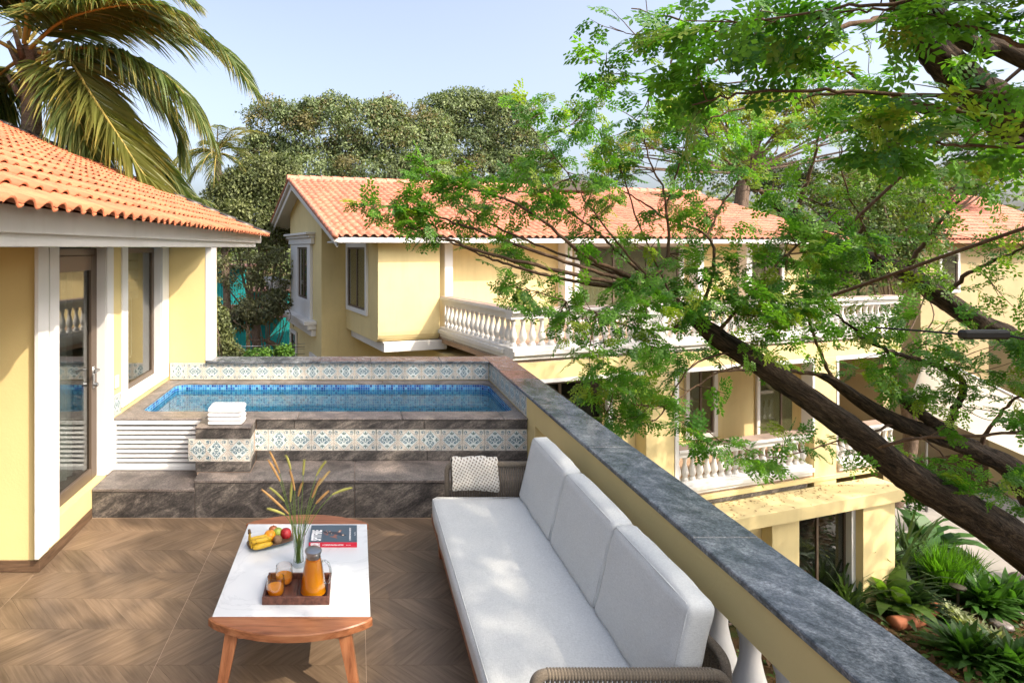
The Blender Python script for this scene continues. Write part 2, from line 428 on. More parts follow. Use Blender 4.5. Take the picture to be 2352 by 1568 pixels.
for r in range(0, 9):
    y0 = 4.742 - ROW * (r + 1); sgn = 1 if r % 2 == 0 else -1
    spans = [(-2.258, -1.1115), (-1.1085, .0485), (.0515, 1.2085), (1.2115, XP + .1)]
    if y0 < 4.1: spans = [(-3.435, -2.2765), (-2.2735, -1.1115)] + spans[1:]
    for (xa, xb) in spans:
        if r >= 6 and xb > .3: continue
        n0 = int(math.floor((xa - ROW - xa) / PW)) - 1
        for i in range(-4, int((xb - xa) / PW) + 4):
            x0 = xa + i * PW
            lo, hi = min(x0, x0 + sgn * ROW), max(x0 + PW, x0 + PW + sgn * ROW)
            if lo >= xa and hi <= xb:
                put(pm[sgn], 'plank', floor, (x0, y0, 0))
            else:
                pts = clip_plank(x0, y0, sgn, xa, xb)
                if not pts: continue
                me = MB().prism(pts, -.006, 0).mesh('plank', M['floorR' if sgn > 0 else 'floorF']); put(me, 'plank', floor, (0, y0, 0))
            planks += 1
gm = MB()
for x in (-1.11, .05, 1.21): gm.box((x - .0014, 1.9, -.006), (x + .0014, 4.742, -.0006))
gm.box((-2.2764, 1.9, -.006), (-2.2736, 4.1, -.0006)).box((-2.258, 4.7405, -.006), (XP, 4.7432, -.0004)).box((-2.258, 4.960, -.006), (XP, 4.969, -.0003))
gm.build('grout', M['grout_floor'], floor)
for xa, xb in ((-2.258, -1.1115), (-1.1085, .0485), (.0515, 1.2085), (1.2115, XP + .1)):
    for i in range(-3, int((xb - xa) / PW) + 3):
        x0 = xa + i * PW; h0 = .215
        pts = [(x0, 0), (x0 + PW - .0012, 0), (x0 + PW - .0012 - h0, h0), (x0 - h0, h0)]
        pts = [(min(max(p[0], xa), xb), p[1]) for p in pts]
        if max(p[0] for p in pts) - min(p[0] for p in pts) < .03: continue
        out = []
        for p in pts:
            if not out or (abs(p[0] - out[-1][0]) + abs(p[1] - out[-1][1])) > 1e-5: out.append(p)
        A = abs(sum(out[i2][0] * out[(i2 + 1) % len(out)][1] - out[(i2 + 1) % len(out)][0] * out[i2][1] for i2 in range(len(out)))) / 2
        if len(out) < 3 or A < 1e-3: continue
        put(MB().prism(out, -.006, 0).mesh('plank', M['floorF']), 'plank', floor, (0, 4.7445, 0))

# ------------------------------------------------------------------ plunge pool with stone surround
ZF, ZB, HC = 5.41, 6.96, .72
pool = thing('plunge_pool', 'raised plunge pool with stone surround and blue patterned tile bands', 'pool', (-.3, 6.1, 0))
J = .003
def slab_row(name, x0, x1, cutsx, y0, y1, z0, z1, mat, c=.004):
    xs = [x0] + list(cutsx) + [x1]
    for a, b in zip(xs[:-1], xs[1:]): MB().box((a + J / 2, y0, z0), (b - J / 2, y1, z1), c).build(name, mat, pool)
# grout bed behind everything
bed = MB()
bed.box((-1.375, 4.978, .0), (XP - .004, ZF + .02, .318)).box((-2.25, 4.978, 0), (-1.377, 5.36, .243))
bed.box((-1.41, 5.135, .3), (-.945, ZF + .01, .70)).box((-1.37, ZF + .008, .3), (XP - .003, 5.60, .70)).box((-2.25, 5.44, .0), (-1.37, 5.60, .69))
bed.build('core', M['grout'], pool)
# low step and bench
MB().box((-2.255, 4.965, 0), (-1.384, 4.98, .222), .003).build('step_riser', M['granite'], pool)
MB().box((-2.255, 4.958, .223), (-1.384, 5.365, .25), .005).build('step_tread', M['granite_top'], pool)
slab_row('bench_riser', -1.381, XP - .002, (-.02,), 4.965, 4.98, 0, .298, M['granite'])
MB().box((-1.389, 4.981, .251), (-1.3805, 5.13, .298)).build('bench_end', M['granite'], pool)
MB().box((-1.388, 4.957, .299), (-.02 - J / 2, 5.124, .327), .005).build('bench_seat', M['granite_top'], pool)
MB().box((-.934, 5.125, .299), (-.02 - J / 2, ZF + .004, .3266), .003).build('bench_seat', M['granite_top'], pool)
slab_row('bench_seat', -.02, XP - .002, (), 4.957, ZF + .004, .299, .327, M['granite_top'])
# pool front face
slab_row('face_slab', -.933, XP - .002, (-.58, .62), ZF - .012, ZF + .006, .619, .702, M['granite'])
slab_row('face_slab', -.933, XP - .002, (.65,), ZF - .012, ZF + .006, .3285, .417, M['granite'])
# pedestal
MB().box((-1.42, 5.126, .619), (-.937, 5.14, .705), .003).build('face_slab', M['granite'], pool)
MB().box((-1.42, 5.126, .3285), (-.937, 5.14, .417), .003).build('face_slab', M['granite'], pool)
MB().box((-.9495, 5.141, .619), (-.9365, ZF - .014, .705), .002).build('face_slab', M['granite'], pool)
MB().box((-.9495, 5.141, .3285), (-.9365, ZF - .014, .417), .002).build('face_slab', M['granite'], pool)
MB().box((-1.424, 5.12, .7055), (-.933, ZF - .022, .7215), .004).build('pedestal_top', M['granite_top'], pool)
# coping ring
ix0, ix1, iy0, iy1 = -2.09, 1.52, 5.63, 6.78
slab_row('coping_stone', -2.255, 1.585, (-1.40, -.55, .42, 1.36), ZF - .02, iy0, .7035, HC, M['granite_top'], .005)
slab_row('coping_stone', -2.255, 1.572, (-1.0, .3), iy1, ZB - .002, .7035, HC - .001, M['granite_top'], .004)
MB().box((-2.255, iy0 + .002, .7035), (ix0, iy1 - .002, HC - .0004), .004).build('coping_stone', M['granite_top'], pool)
MB().box((ix1, iy0 + .002, .7035), (1.572, iy1 - .002, HC - .0004), .004).build('coping_stone', M['granite_top'], pool)
RC = .11
def rrect(x0, x1, y0, y1, r, n=7):
    out = []
    for cx_, cy_, a0 in ((x1 - r, y1 - r, 0), (x0 + r, y1 - r, 90), (x0 + r, y0 + r, 180), (x1 - r, y0 + r, 270)):
        for i in range(n + 1):
            a = R(a0 + 90 * i / n); out.append((cx_ + r * math.cos(a), cy_ + r * math.sin(a)))
    return out
ring = rrect(ix0, ix1, iy0, iy1, RC)
for (qx, qy), sl in (((ix1, iy1), slice(0, 8)), ((ix0, iy1), slice(8, 16)), ((ix0, iy0), slice(16, 24)), ((ix1, iy0), slice(24, 32))):
    MB().prism([(qx, qy)] + ring[sl], .704, HC - .0008).build('coping_corner', M['granite_top'], pool)
# mosaic lining
ms = .027; zt = .7035; nrow = 26
pl = np.array(ring + [ring[0]]); seg = np.hypot(*np.diff(pl, axis=0).T); cum = np.concatenate([[0], np.cumsum(seg)]); L = cum[-1]; ncol = int(L / ms); st = L / ncol
def onring(s):
    return np.stack([np.interp(s, cum, pl[:, 0]), np.interp(s, cum, pl[:, 1])], -1)
s0 = np.arange(ncol) * st; g = .0013
a = onring(s0 + g); b = onring(s0 + st - g)
V = []; Fc = []; C = []
pal = np.array([(.015, .06, .26), (.03, .15, .44), (.06, .27, .56), (.11, .38, .65), (.02, .10, .35), (.17, .48, .70)])
for r in range(nrow):
    z1, z0 = zt - r * ms - g, zt - (r + 1) * ms + g
    q4 = np.zeros((ncol, 4, 3)); q4[:, 0, :2] = a; q4[:, 0, 2] = z0; q4[:, 1, :2] = b; q4[:, 1, 2] = z0; q4[:, 2, :2] = b; q4[:, 2, 2] = z1; q4[:, 3, :2] = a; q4[:, 3, 2] = z1
    V.append(q4.reshape(-1, 3)); cc = pal[rng.choice(6, ncol, p=[.1, .22, .26, .18, .12, .12])] * rng.uniform(.85, 1.15, (ncol, 1)); C.append(np.repeat(np.c_[cc, np.ones(ncol)], 4, 0))
V = np.concatenate(V); Fc = np.arange(len(V)).reshape(-1, 4)
tag(put(np_mesh('mosaic_lining', V, Fc, M['mosaic'], np.concatenate(C), off=origin(pool)), 'mosaic_lining', pool, origin(pool)), kind='stuff')
gb = MB(); inset = rrect(ix0 - .002, ix1 + .002, iy0 - .002, iy1 + .002, RC)
n = len(inset)
gb.add([(p[0], p[1], zt) for p in inset] + [(p[0], p[1], 0.0) for p in inset], [(i, n + i, n + (i + 1) % n, (i + 1) % n) for i in range(n)])
gb.build('basin_wall', M['t_pale'], pool)
MB().prism(inset, -.02, .004).build('basin_floor', M['basin'], pool)
for lx in (-.86, .55):
    q_ = MB(); q_.tube([(lx, iy1 - .001, .585), (lx, iy1 - .018, .585)], .035, 16); q_.build('pool_light', M['steel'], pool)
wat = MB().prism(rrect(ix0 + .003, ix1 - .003, iy0 + .003, iy1 - .003, RC), .645, .650)
wv = [(p[0], p[1], .650) for p in rrect(ix0 + .002, ix1 - .002, iy0 + .002, iy1 - .002, RC)]
wo = MB().add(wv, [tuple(range(len(wv)))]).build('pool_water', M['water']); tag(wo, kind='structure')

# ------------------------------------------------------------------ printed tile (one mesh, flat inks a hair proud)
def tile_mesh():
    hs = .0985; m = MB(); m.box((-hs, -hs, -.008), (hs, hs, 0), .0015, 0)
    S = hs / 1.0
    def ribbon(pts, w, z, mi, taper=False):
        n = len(pts); vs = []
        for i, (x, y) in enumerate(pts):
            x0, y0 = pts[max(i - 1, 0)]; x1, y1 = pts[min(i + 1, n - 1)]
            dx, dy = x1 - x0, y1 - y0; l = math.hypot(dx, dy) or 1; ww = w * (1 if not taper else math.sin(math.pi * (i + .15) / (n - .7)) ** .7) / 2
            vs += [((x - dy / l * ww) * S, (y + dx / l * ww) * S, z), ((x + dy / l * ww) * S, (y - dx / l * ww) * S, z)]
        m.add(vs, [(2 * i, 2 * i + 1, 2 * i + 3, 2 * i + 2) for i in range(n - 1)], mi)
    def disc(x, y, r, z, mi, n=10, sy=1):
        m.add([((x + r * math.cos(2 * math.pi * k / n)) * S, (y + r * sy * math.sin(2 * math.pi * k / n)) * S, z) for k in range(n)], [tuple(range(n))], mi)
    def spiral(cx_, cy_, r0, r1, a0, turns, w, mi, n=20):
        pts = []
        for i in range(n + 1):
            t = i / n; a = R(a0) + turns * 2 * math.pi * t; r = r0 + (r1 - r0) * t
            pts.append((cx_ + r * math.cos(a), cy_ + r * math.sin(a)))
        ribbon(pts, w, .0006, mi); disc(cx_ + .25 * r1, cy_, abs(r1) * .95, .0007, mi)
    d = .97
    m.add([(d * S, 0, .0003), (0, d * S, .0003), (-d * S, 0, .0003), (0, -d * S, .0003)], [(0, 1, 2, 3)], 1)
    for i in range(4):
        a, b = [(d, 0), (0, d), (-d, 0), (0, -d)][i], [(0, d), (-d, 0), (0, -d), (d, 0)][i]
        ribbon([a, b], .055, .0005, 3)
    for sx in (1, -1):
        for sy in (1, -1):
            spiral(sx * .27, sy * .23, .23, .07, 90 + 90 * sx * -1 if False else (180 if sx > 0 else 0), (.92 if sx * sy > 0 else -.92), .062, 2)
            # corner scrolls
            spiral(sx * .70, sy * .70, .20, .06, (-135 if sx > 0 else -45) * sy, 1.05 * sx * sy, .052, 2)
            ribbon([(sx * .95, sy * .22), (sx * .86, sy * .36), (sx * .84, sy * .5)], .08, .0006, 3, True)
            ribbon([(sx * .22, sy * .95), (sx * .36, sy * .86), (sx * .5, sy * .84)], .08, .0006, 3, True)
            disc(sx * .74, sy * .40, .035, .0006, 2, 8)
    for s in (1, -1):
        ribbon([(s * .50, -.26), (s * .55, 0), (s * .50, .26)], .07, .0006, 2)
        ribbon([(0, s * .46), (0, s * .62), (0, s * .80)], .12, .0006, 4, True)
        for t in (1, -1): ribbon([(t * .05, s * .5), (t * .13, s * .6), (t * .2, s * .68)], .10, .0006, 4, True)
        ribbon([(s * .56, 0), (s * .68, 0), (s * .84, 0)], .10, .0006, 4, True)
        for t in (1, -1): ribbon([(s * .6, t * .07), (s * .67, t * .14), (s * .74, t * .18)], .07, .0006, 2, True)
        m.add([(x * S, y * S, .0006) for x, y in ((s * .10, -.09), (s * .10 + .06, 0), (s * .10, .09), (s * .10 - .06, 0))], [(0, 1, 2, 3)], 4)
        ribbon([(s * .97, .97), (s * .97, .55)], .03, .0006, 4); ribbon([(s * .97, -.97), (s * .97, -.55)], .03, .0006, 4)
    for o_ in m.f: pass
    return m.mesh('tile', [M['t_cream'], M['t_pale'], M['t_teal'], M['t_tan'], M['t_green']])
TM = tile_mesh()
def tiles_along(x0, n, y, zc, face='front', parent=None, seed=0):
    rr = random.Random(seed)
    for i in range(n):
        if face == 'front': loc = (x0 + i * .2, y, zc); e = Matrix.Rotation(R(90), 4, 'X')
        elif face == 'right': loc = (y, x0 + i * .2, zc); e = Matrix.Rotation(R(90), 4, 'Z') @ Matrix.Rotation(R(90), 4, 'X')      # faces +x
        else: loc = (y, x0 + i * .2, zc); e = Matrix.Rotation(R(-90), 4, 'Z') @ Matrix.Rotation(R(90), 4, 'X')                      # faces -x
        e = e @ Matrix.Rotation(R(90) * rr.choice((0, 0, 1)), 4, 'Z')
        o = put(TM, 'tile', parent or pool, loc, e.to_euler())
tiles_along(1.4785 - .2 * 12, 13, ZF - .004, .518, 'front', seed=1)
# part tile at the left end is tucked behind the pedestal
tiles_along(-1.037, 1, 5.133, .518, 'front', seed=2); tiles_along(-1.237, 1, 5.133, .518, 'front', seed=5); tiles_along(-1.3795 - .0075, 1, 5.1335, .518, 'front', seed=3)
tiles_along(5.245, 1, -.944, .518, 'right', seed=4)
# back band and right band
tiles_along(1.47 - .2 * 18, 19, ZB - .004, .823, 'front', seed=6)
tiles_along(5.53, 8, XP - .004, .823, 'left', seed=8)
tiles_along(5.48, 1, XL + .006, .823, 'right', seed=9)

# parapet at the back of the pool
pb = thing('pool_parapet', 'low wall behind the pool capped with polished grey granite', 'parapet wall', (0, 7.08, 0))
MB().box((-1.74, ZB + .009, -.6), (1.87, 7.21, .917)).build('wall', M['yellow'], pb)
MB().box((-2.28, ZB + .009, .3), (-1.742, 7.0, .9225)).build('wall', M['yellow'], pb)
xs = [-1.80, -1.02, .16, 1.0, 1.567]
for a, b in zip(xs[:-1], xs[1:]): MB().box((a + .001, 6.925, .918), (b - .001, 7.245, .947), .005).build('coping_stone', M['coping'], pb)

# ------------------------------------------------------------------ parapet with balusters on the right
bal = thing('terrace_balustrade', 'yellow terrace balustrade with white balusters and dark granite coping beside the sofa', 'balustrade', (1.72, 3.4, 0))
MB().box((XP, 5.18, -.05), (1.85, 7.20, .9175)).build('pier', M['yellow'], bal)
MB().box((XP, -1.5, .712), (1.85, 5.179, .9175), .004).build('rail_beam', M['yellow'], bal)
MB().box((XP + .03, -1.5, .692), (1.82, 5.178, .711), .004).build('rail_mould', M['white'], bal)
MB().box((XP, -1.5, -.05), (1.85, 5.179, .09), .004).build('plinth', M['yellow'], bal)
ys = [-1.5, .4, 1.55, 2.72, 3.95, 5.30, 6.02, 6.42, 7.25]
for i, (a, b) in enumerate(zip(ys[:-1], ys[1:])):
    MB().box((1.565, a + .001, .918), (1.875, b - .001, .950), .005).build('coping_stone', M['coping_red' if i == 6 else 'coping'], bal)
BPROF = [(.075, 0), (.075, .06), (.055, .07), (.055, .09), (.045, .10), (.060, .13), (.082, .19), (.085, .23), (.075, .29), (.052, .37), (.040, .43), (.042, .50), (.052, .53), (.052, .55), (.062, .56), (.062, .58), (.05, .59), (.05, .61)]
BMESH = MB().lathe(BPROF, 16).mesh('baluster', M['white'], 40)
yb = 5.02
while yb > -1.4:
    put(BMESH, 'baluster', bal, (1.715, yb, .09)); yb -= .225
tag(MB().box((1.60, -3, -7), (1.84, 7.19, -.051)).build('terrace_wall', M['yellow2']), kind='structure')

# ------------------------------------------------------------------ louvre vent
lv = thing('louvre_vent', 'white slatted metal louvre beside the towel pedestal', 'louvre', (-1.84, 5.39, .25))
x0, x1, z0, z1 = -2.25, -1.425, .252, .70
f_ = MB().box((x0, 5.365, z0), (x0 + .032, 5.40, z1), .002).build('frame', M['louver'], lv)
MB().box((x1 - .008, 5.365, z0), (x1, 5.40, z1), .002).build('frame', M['louver'], lv)
MB().box((x0 + .0325, 5.366, z0), (x1 - .0085, 5.40, z0 + .035), .002).build('frame', M['louver'], lv)
MB().box((x0 + .0325, 5.366, z1 - .03), (x1 - .0085, 5.40, z1), .002).build('frame', M['louver'], lv)
nsl = 9; dz = (z1 - z0 - .066) / nsl
sm = MB().add([(x0 + .033, 0, 0), (x1 - .009, 0, 0), (x1 - .009, .02, dz * .52), (x0 + .033, .02, dz * .52), (x0 + .033, 0.003, -.008), (x1 - .009, .003, -.008), (x1 - .009, .023, dz * .48), (x0 + .033, .023, dz * .48)],
    [(0, 1, 2, 3), (4, 7, 6, 5), (0, 4, 5, 1), (3, 2, 6, 7)]).mesh('slat', M['louver'])
for i in range(nsl): put(sm, 'slat', lv, (0, 5.368, z0 + .038 + i * dz))
MB().box((x0 + .01, 5.401, z0), (x1 - .005, 5.41, z1)).build('shade_backing', M['black'], lv)  # black sheet supplies the shade seen between the slats

# ------------------------------------------------------------------ towels
def towel(i, z, hh, w, dx):
    n = 10; m = MB(); x0, x1 = -1.33 + dx, -1.33 + dx + w; y0, y1 = 5.175, 5.37
    prof = []
    for k in range(n + 1):                       # rounded fold at the right end, loose edges at the left
        a = R(-90 + 180 * k / n); prof.append((x1 - hh * .5 + hh * .5 * math.cos(a), z + hh / 2 + hh * .5 * math.sin(a)))
    for k in range(n + 1):
        a = R(90 + 180 * k / n); prof.append((x0 + hh * .42 + hh * .42 * math.cos(a), z + hh / 2 + hh * .5 * math.sin(a)))
    N = len(prof); rings = 13; vs = []; fs = []
    for r in range(rings):
        t = .5 - .5 * math.cos(math.pi * r / (rings - 1)); yy = y0 + (y1 - y0) * t; sh = 1 - .38 * (abs(2 * t - 1) ** 7)
        for (px, pz) in prof:
            cz = z + hh / 2; ccx = (x0 + x1) / 2
            vs.append((ccx + (px - ccx) * (1 - .035 * abs(2 * t - 1) ** 5) + .002 * math.sin(px * 31 + i), yy + .003 * math.sin(px * 19 + i * 2), cz + (pz - cz) * sh + .0015 * math.sin(px * 23 + yy * 17 + i)))
    for r in range(rings - 1):
        for k in range(N): fs.append((r * N + k, r * N + (k + 1) % N, (r + 1) * N + (k + 1) % N, (r + 1) * N + k))
    fs += [tuple(range(N))[::-1], tuple(range((rings - 1) * N, rings * N))]
    return m.add(vs, fs).build('folded_towel', M['towel'], None, 45)
tz = .7217
for i, (hh, w, dx, lab) in enumerate([(.036, .315, .0, 'white folded towel at the bottom of the stack by the pool'), (.037, .312, .002, 'white folded towel second from the bottom of the poolside stack'),
                                      (.036, .305, .001, 'white folded towel second from the top of the poolside stack'), (.050, .312, .003, 'thick white folded towel on top of the poolside stack')]):
    tag(towel(i, tz, hh, w, dx), lab, 'towel', 'towels stacked on the pool pedestal'); tz += hh + .0003
# ------------------------------------------------------------------ villa on the left
HB = 2.30
vl = thing('villa', 'yellow villa with terracotta roof, glass door and tall window beside the pool', 'house', (-3.6, 5.5, 0))
w = MB()
w.box((-7.5, 4.14, -7), (XL - .13, 4.30, HB))                       # wall facing the terrace
w.box((XL - .13, 4.14, 0), (XL, 4.37, HB))                          # corner up to the door
w.box((XL - .13, 4.37, 0), (XL, 5.25, .255))                        # under the door
w.box((XL - .13, 5.25, 0), (XL, 5.72, HB))                          # between door and window
w.box((XL - .13, 5.72, .30), (XL, 6.73, .80))                       # under the window
w.box((XL - .13, 6.73, .30), (XL, 6.962, HB))
w.box((XL - .13, 6.962, .9235), (-1.81, 7.20, HB))                  # fin wall at the far end of the pool
w.box((-7.5, 7.0, -7), (-2.40, 10.0, HB))
w.build('wall', M['yellow'], vl)
# inside of the room
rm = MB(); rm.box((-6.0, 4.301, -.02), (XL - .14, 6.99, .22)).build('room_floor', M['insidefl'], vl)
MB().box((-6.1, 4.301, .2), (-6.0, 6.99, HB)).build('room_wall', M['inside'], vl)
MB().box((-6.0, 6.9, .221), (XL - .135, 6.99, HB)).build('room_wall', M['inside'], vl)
# trims: two stepped fasciae round the door, one round the window, the corner post
def trim(y0, y1, z0, z1=HB, d=.016, xin=XL): MB().box((xin + .0005, y0, z0), (xin + d, y1, z1), .002).build('trim', M['white'], vl)
trim(4.085, 4.222, .115, HB, .03); trim(4.24, 4.374, .118, HB, .03)
trim(5.246, 5.384, .256); trim(5.585, 5.724, .765); trim(6.726, 6.95, .766, HB, .02); trim(5.725, 6.725, .766, .848)
MB().box((XL - .129, 5.722, .80), (XL + .0004, 6.728, .848)).build('sill', M['white'], vl)
for (yj, s, z0) in ((4.37, 1, .256), (5.25, -1, .256), (5.72, 1, .849), (6.73, -1, .849)):
    a, b = (yj + .0005, yj + .012) if s > 0 else (yj - .012, yj - .0005)
    MB().box((XL - .128, a, z0), (XL - .0004, b, HB)).build('reveal', M['white'], vl)
MB().box((-1.8095, 6.955, .9475), (-1.735, 7.205, HB), .004).build('corner_post', M['white'], vl)
MB().box((-7.5, 4.128, .002), (XL + .012, 4.139, .085), .002).build('skirting', M['skirt'], vl)
MB().box((XL + .0005, 4.14, .002), (XL + .012, 4.955, .085), .002).build('skirting', M['skirt'], vl)
# door
dr = MB().box((XL - .125, 4.383, .258), (XL - .075, 4.43, HB - .01), .003).box((XL - .125, 5.19, .258), (XL - .075, 5.237, HB - .01), .003).box((XL - .125, 4.4305, HB - .07), (XL - .075, 5.1895, HB - .01), .003).build('door', M['alu'], vl)
lf = MB()
lf.box((XL - .118, 4.432, .262), (XL - .070, 4.49, HB - .072), .003).box((XL - .118, 5.12, .262), (XL - .070, 5.188, HB - .072), .003)
lf.box((XL - .118, 4.4905, .262), (XL - .070, 5.1195, .36), .003).box((XL - .118, 4.4905, HB - .20), (XL - .070, 5.1195, HB - .072), .003)
lf.build('leaf_frame', M['alu'], dr)
MB().box((XL - .097, 4.4905, .3605), (XL - .091, 5.1195, HB - .2005)).build('pane', M['pane'], dr)
hd = MB(); hd.tube([(XL - .070, 5.155, 1.22), (XL - .02, 5.155, 1.22), (XL - .015, 5.14, 1.22), (XL - .013, 5.05, 1.22)], .011, 10); hd.tube([(XL - .069, 5.155, 1.09), (XL - .03, 5.155, 1.09)], .019, 12)
hd.box((XL - .0698, 5.135, 1.06), (XL - .062, 5.175, 1.25), .003); hd.build('handle', M['steel'], dr, 40)
# window
wd = MB()
wd.box((XL - .12, 5.733, .85), (XL - .075, 5.785, HB - .005), .003).box((XL - .12, 6.66, .85), (XL - .075, 6.717, HB - .005), .003)
wd.box((XL - .12, 5.7855, .85), (XL - .075, 6.6595, .905), .003).box((XL - .12, 5.7855, HB - .06), (XL - .075, 6.6595, HB - .005), .003)
wo_ = wd.build('window', M['alu'], vl)
MB().box((XL - .10, 5.7855, .906), (XL - .094, 6.6595, HB - .061)).build('pane', M['pane'], wo_)
# curtains and blind inside
def curtain(y0, y1, x, z0, z1, amp=.03, wl=.11):
    n = int((y1 - y0) / .015); m = MB(); vs = []
    for i in range(n + 1):
        y_ = y0 + (y1 - y0) * i / n; xx = x + amp * math.sin(y_ * 2 * math.pi / wl) + .3 * amp * math.sin(y_ * 17)
        vs += [(xx, y_, z0), (xx, y_, z1)]
    m.add(vs, [(2 * i, 2 * i + 2, 2 * i + 3, 2 * i + 1) for i in range(n)]); m.build('curtain', M['curtain'], vl, True)
curtain(4.92, 5.30, -2.62, .23, 2.25)
for k in range(5): MB().box((XL - .26, 5.76, 1.72 + k * .11), (XL - .25 - .0, 6.70, 1.815 + k * .11), .004).build('blind', M['blind'], vl)
cd = MB(); cd.tube([(XL - .22, 6.30, 1.75), (XL - .215, 6.30, 1.2), (XL - .21, 6.32, 1.12), (XL - .21, 6.36, 1.10), (XL - .215, 6.40, 1.14), (XL - .22, 6.41, 1.75)], .004, 6); cd.build('blind_cord', M['white'], vl)
# wall socket
MB().box((XL + .0006, 5.43, .985), (XL + .014, 5.51, 1.10), .004).build('socket', M['white'], vl)
# eaves
ZE0, ZE1 = -1.0, 10.35
MB().box((-1.735, ZE0, 2.372), (-1.70, ZE1, 2.512), .004).build('fascia', M['whiteold'], vl)
MB().box((-1.775, ZE0, 2.302), (-1.7355, ZE1 - .35, 2.385), .004).build('eave_beam', M['whiteold'], vl)
MB().box((-7.5, ZE0, 2.304), (-1.776, ZE1 - .30, 2.36)).build('soffit', M['soffit'], vl)
TS = .42; ta = math.atan(TS)
def rf(s, zz, off=0.0): # slope distance s up from the tile edge
    return Vector((-1.55 - s * math.cos(ta) - off * math.sin(ta) * -1, zz, 2.475 + s * math.sin(ta) + off * math.cos(ta)))
rb = MB(); a, b, c_, d = rf(.20, ZE0, -.045), rf(.20, ZE1, -.045), rf(6.3, ZE1, -.045), rf(6.3, ZE0, -.045)
rb.add([a, b, c_, d] + [p + Vector((0, 0, -.03)) for p in (a, b, c_, d)], [(0, 1, 2, 3), (7, 6, 5, 4), (0, 4, 5, 1), (1, 5, 6, 2), (2, 6, 7, 3), (3, 7, 4, 0)])
roof = rb.build('roof', M['aluD'], vl)

def tile_profile(wd_, amp, n=9):
    out = []
    for i in range(n + 1):
        t = i / n; x = wd_ * t
        z = amp * (math.sin(math.pi * min(t / .68, 1)) ** .8 if t < .68 else -.22 * math.sin(math.pi * (t - .68) / .32))
        out.append((x, z))
    return out
def roof_tile_arrays(wd_, ln, amp, th, tilt, n=9):
    """tile in local frame: x across, y up the slope, z out; returns V,F"""
    pr = tile_profile(wd_ * 1.04, amp, n); V = []; Fq = []
    for (yy, up) in ((0.0, tilt), (ln, 0.0)):
        for x, z in pr: V.append((x, yy, z + up))
    for x, z in pr: V.append((x, 0.003, z + tilt - th))
    N = n + 1
    for i in range(n):
        Fq.append((i, i + 1, N + i + 1, N + i)); Fq.append((2 * N + i, 2 * N + i + 1, i + 1, i))
    return np.array(V), np.array(Fq)
def lay_roof(parent, frame, wd_, ln, expo, amp, th, tilt, ncols, nrows, mat, name, keep, jit=.004, skip=None):
    """frame: (origin, X across, Y up, Z out) numpy; nearest `keep` tiles become objects"""
    V, Fq = roof_tile_arrays(wd_, ln, amp, th, tilt); O_, X_, Y_, Z_ = frame
    cells = []
    for r in range(nrows):
        for c in range(ncols):
            if skip and skip(r, c): continue
            p = O_ + X_ * (c * wd_) + Y_ * (r * expo)
            cells.append((np.linalg.norm(p - np.array([0, 0, H])), r, c))
    cells.sort()
    B = np.stack([X_, Y_, Z_], 1)
    meshes = []
    for k in range(6):
        cc = (.74 + .066 * k) * np.array([1, 1 - .012 * k, 1 - .02 * k]); meshes.append(np_mesh(name, V, Fq, mat, np.tile(np.r_[cc, 1], (len(V), 1)), smooth=True))
    q = Matrix(B.tolist()).to_euler(); off = origin(parent); VS = []; FS = []; CS = []; nb = 0
    for i, (d_, r, c) in enumerate(cells):
        p = O_ + X_ * (c * wd_) + Y_ * (r * expo) + Z_ * rng.uniform(-jit, jit) + Y_ * rng.uniform(-jit, jit) * 2
        if i < keep: put(meshes[rng.integers(6)], name, parent, p, q)
        else:
            k = rng.integers(6); cc = (.74 + .066 * k) * np.array([1, 1 - .012 * k, 1 - .02 * k])
            VS.append(V @ B.T + p); FS.append(Fq + nb); CS.append(np.tile(np.r_[cc, 1], (len(V), 1))); nb += len(V)
    if VS:
        me = np_mesh(name, np.concatenate(VS), np.concatenate(FS), mat, np.concatenate(CS), off=off, smooth=True)
        tag(put(me, name, parent, off), kind='stuff')
e = np.array
Xd = e([0, 1., 0]); Yd = e([-math.cos(ta), 0, math.sin(ta)]); Zd = e([math.sin(ta), 0, math.cos(ta)])
o0 = e(rf(0, 1.6, 0)); 
lay_roof(roof, (o0, Xd, Yd, Zd), .1545, .37, .315, .036, .014, .03, int((ZE1 - 1.6) / .1545), 19, M['terra'], 'roof_tile', 300)
vg = MB()
for k in range(18):
    a = e(rf(k * .33, ZE1, .0)); b = e(rf(k * .33 + .36, ZE1, .0))
    vg.tube([Vector(a) + Vector((0, 0, .045)), Vector(b) + Vector((0, 0, .02))], .055, 8)
vg.build('verge_tile', M['aluD'], roof, True)
# ------------------------------------------------------------------ villa across the garden (frame u, v)
def TV(p): return UV(p.x, p.y, p.z)
v2 = thing('villa', 'two-storey yellow villa with white balcony balustrades across the garden', 'house', UV(5, 6, -7))
HE = 2.42
V0 = 3.66; VW = 4.16; GF = -7.0
w = MB()
w.box((-2.61, 6.74, GF), (15.0, 11.96, HE), T=TV)                      # main body
w.box((.0, VW, -.02), (15.0, 6.74, HE), T=TV)                          # upper storey behind the balcony
w.box((.0, 3.0, GF), (3.55, 6.74, -.62), T=TV)
w.build('wall', M['yellow2'], v2)
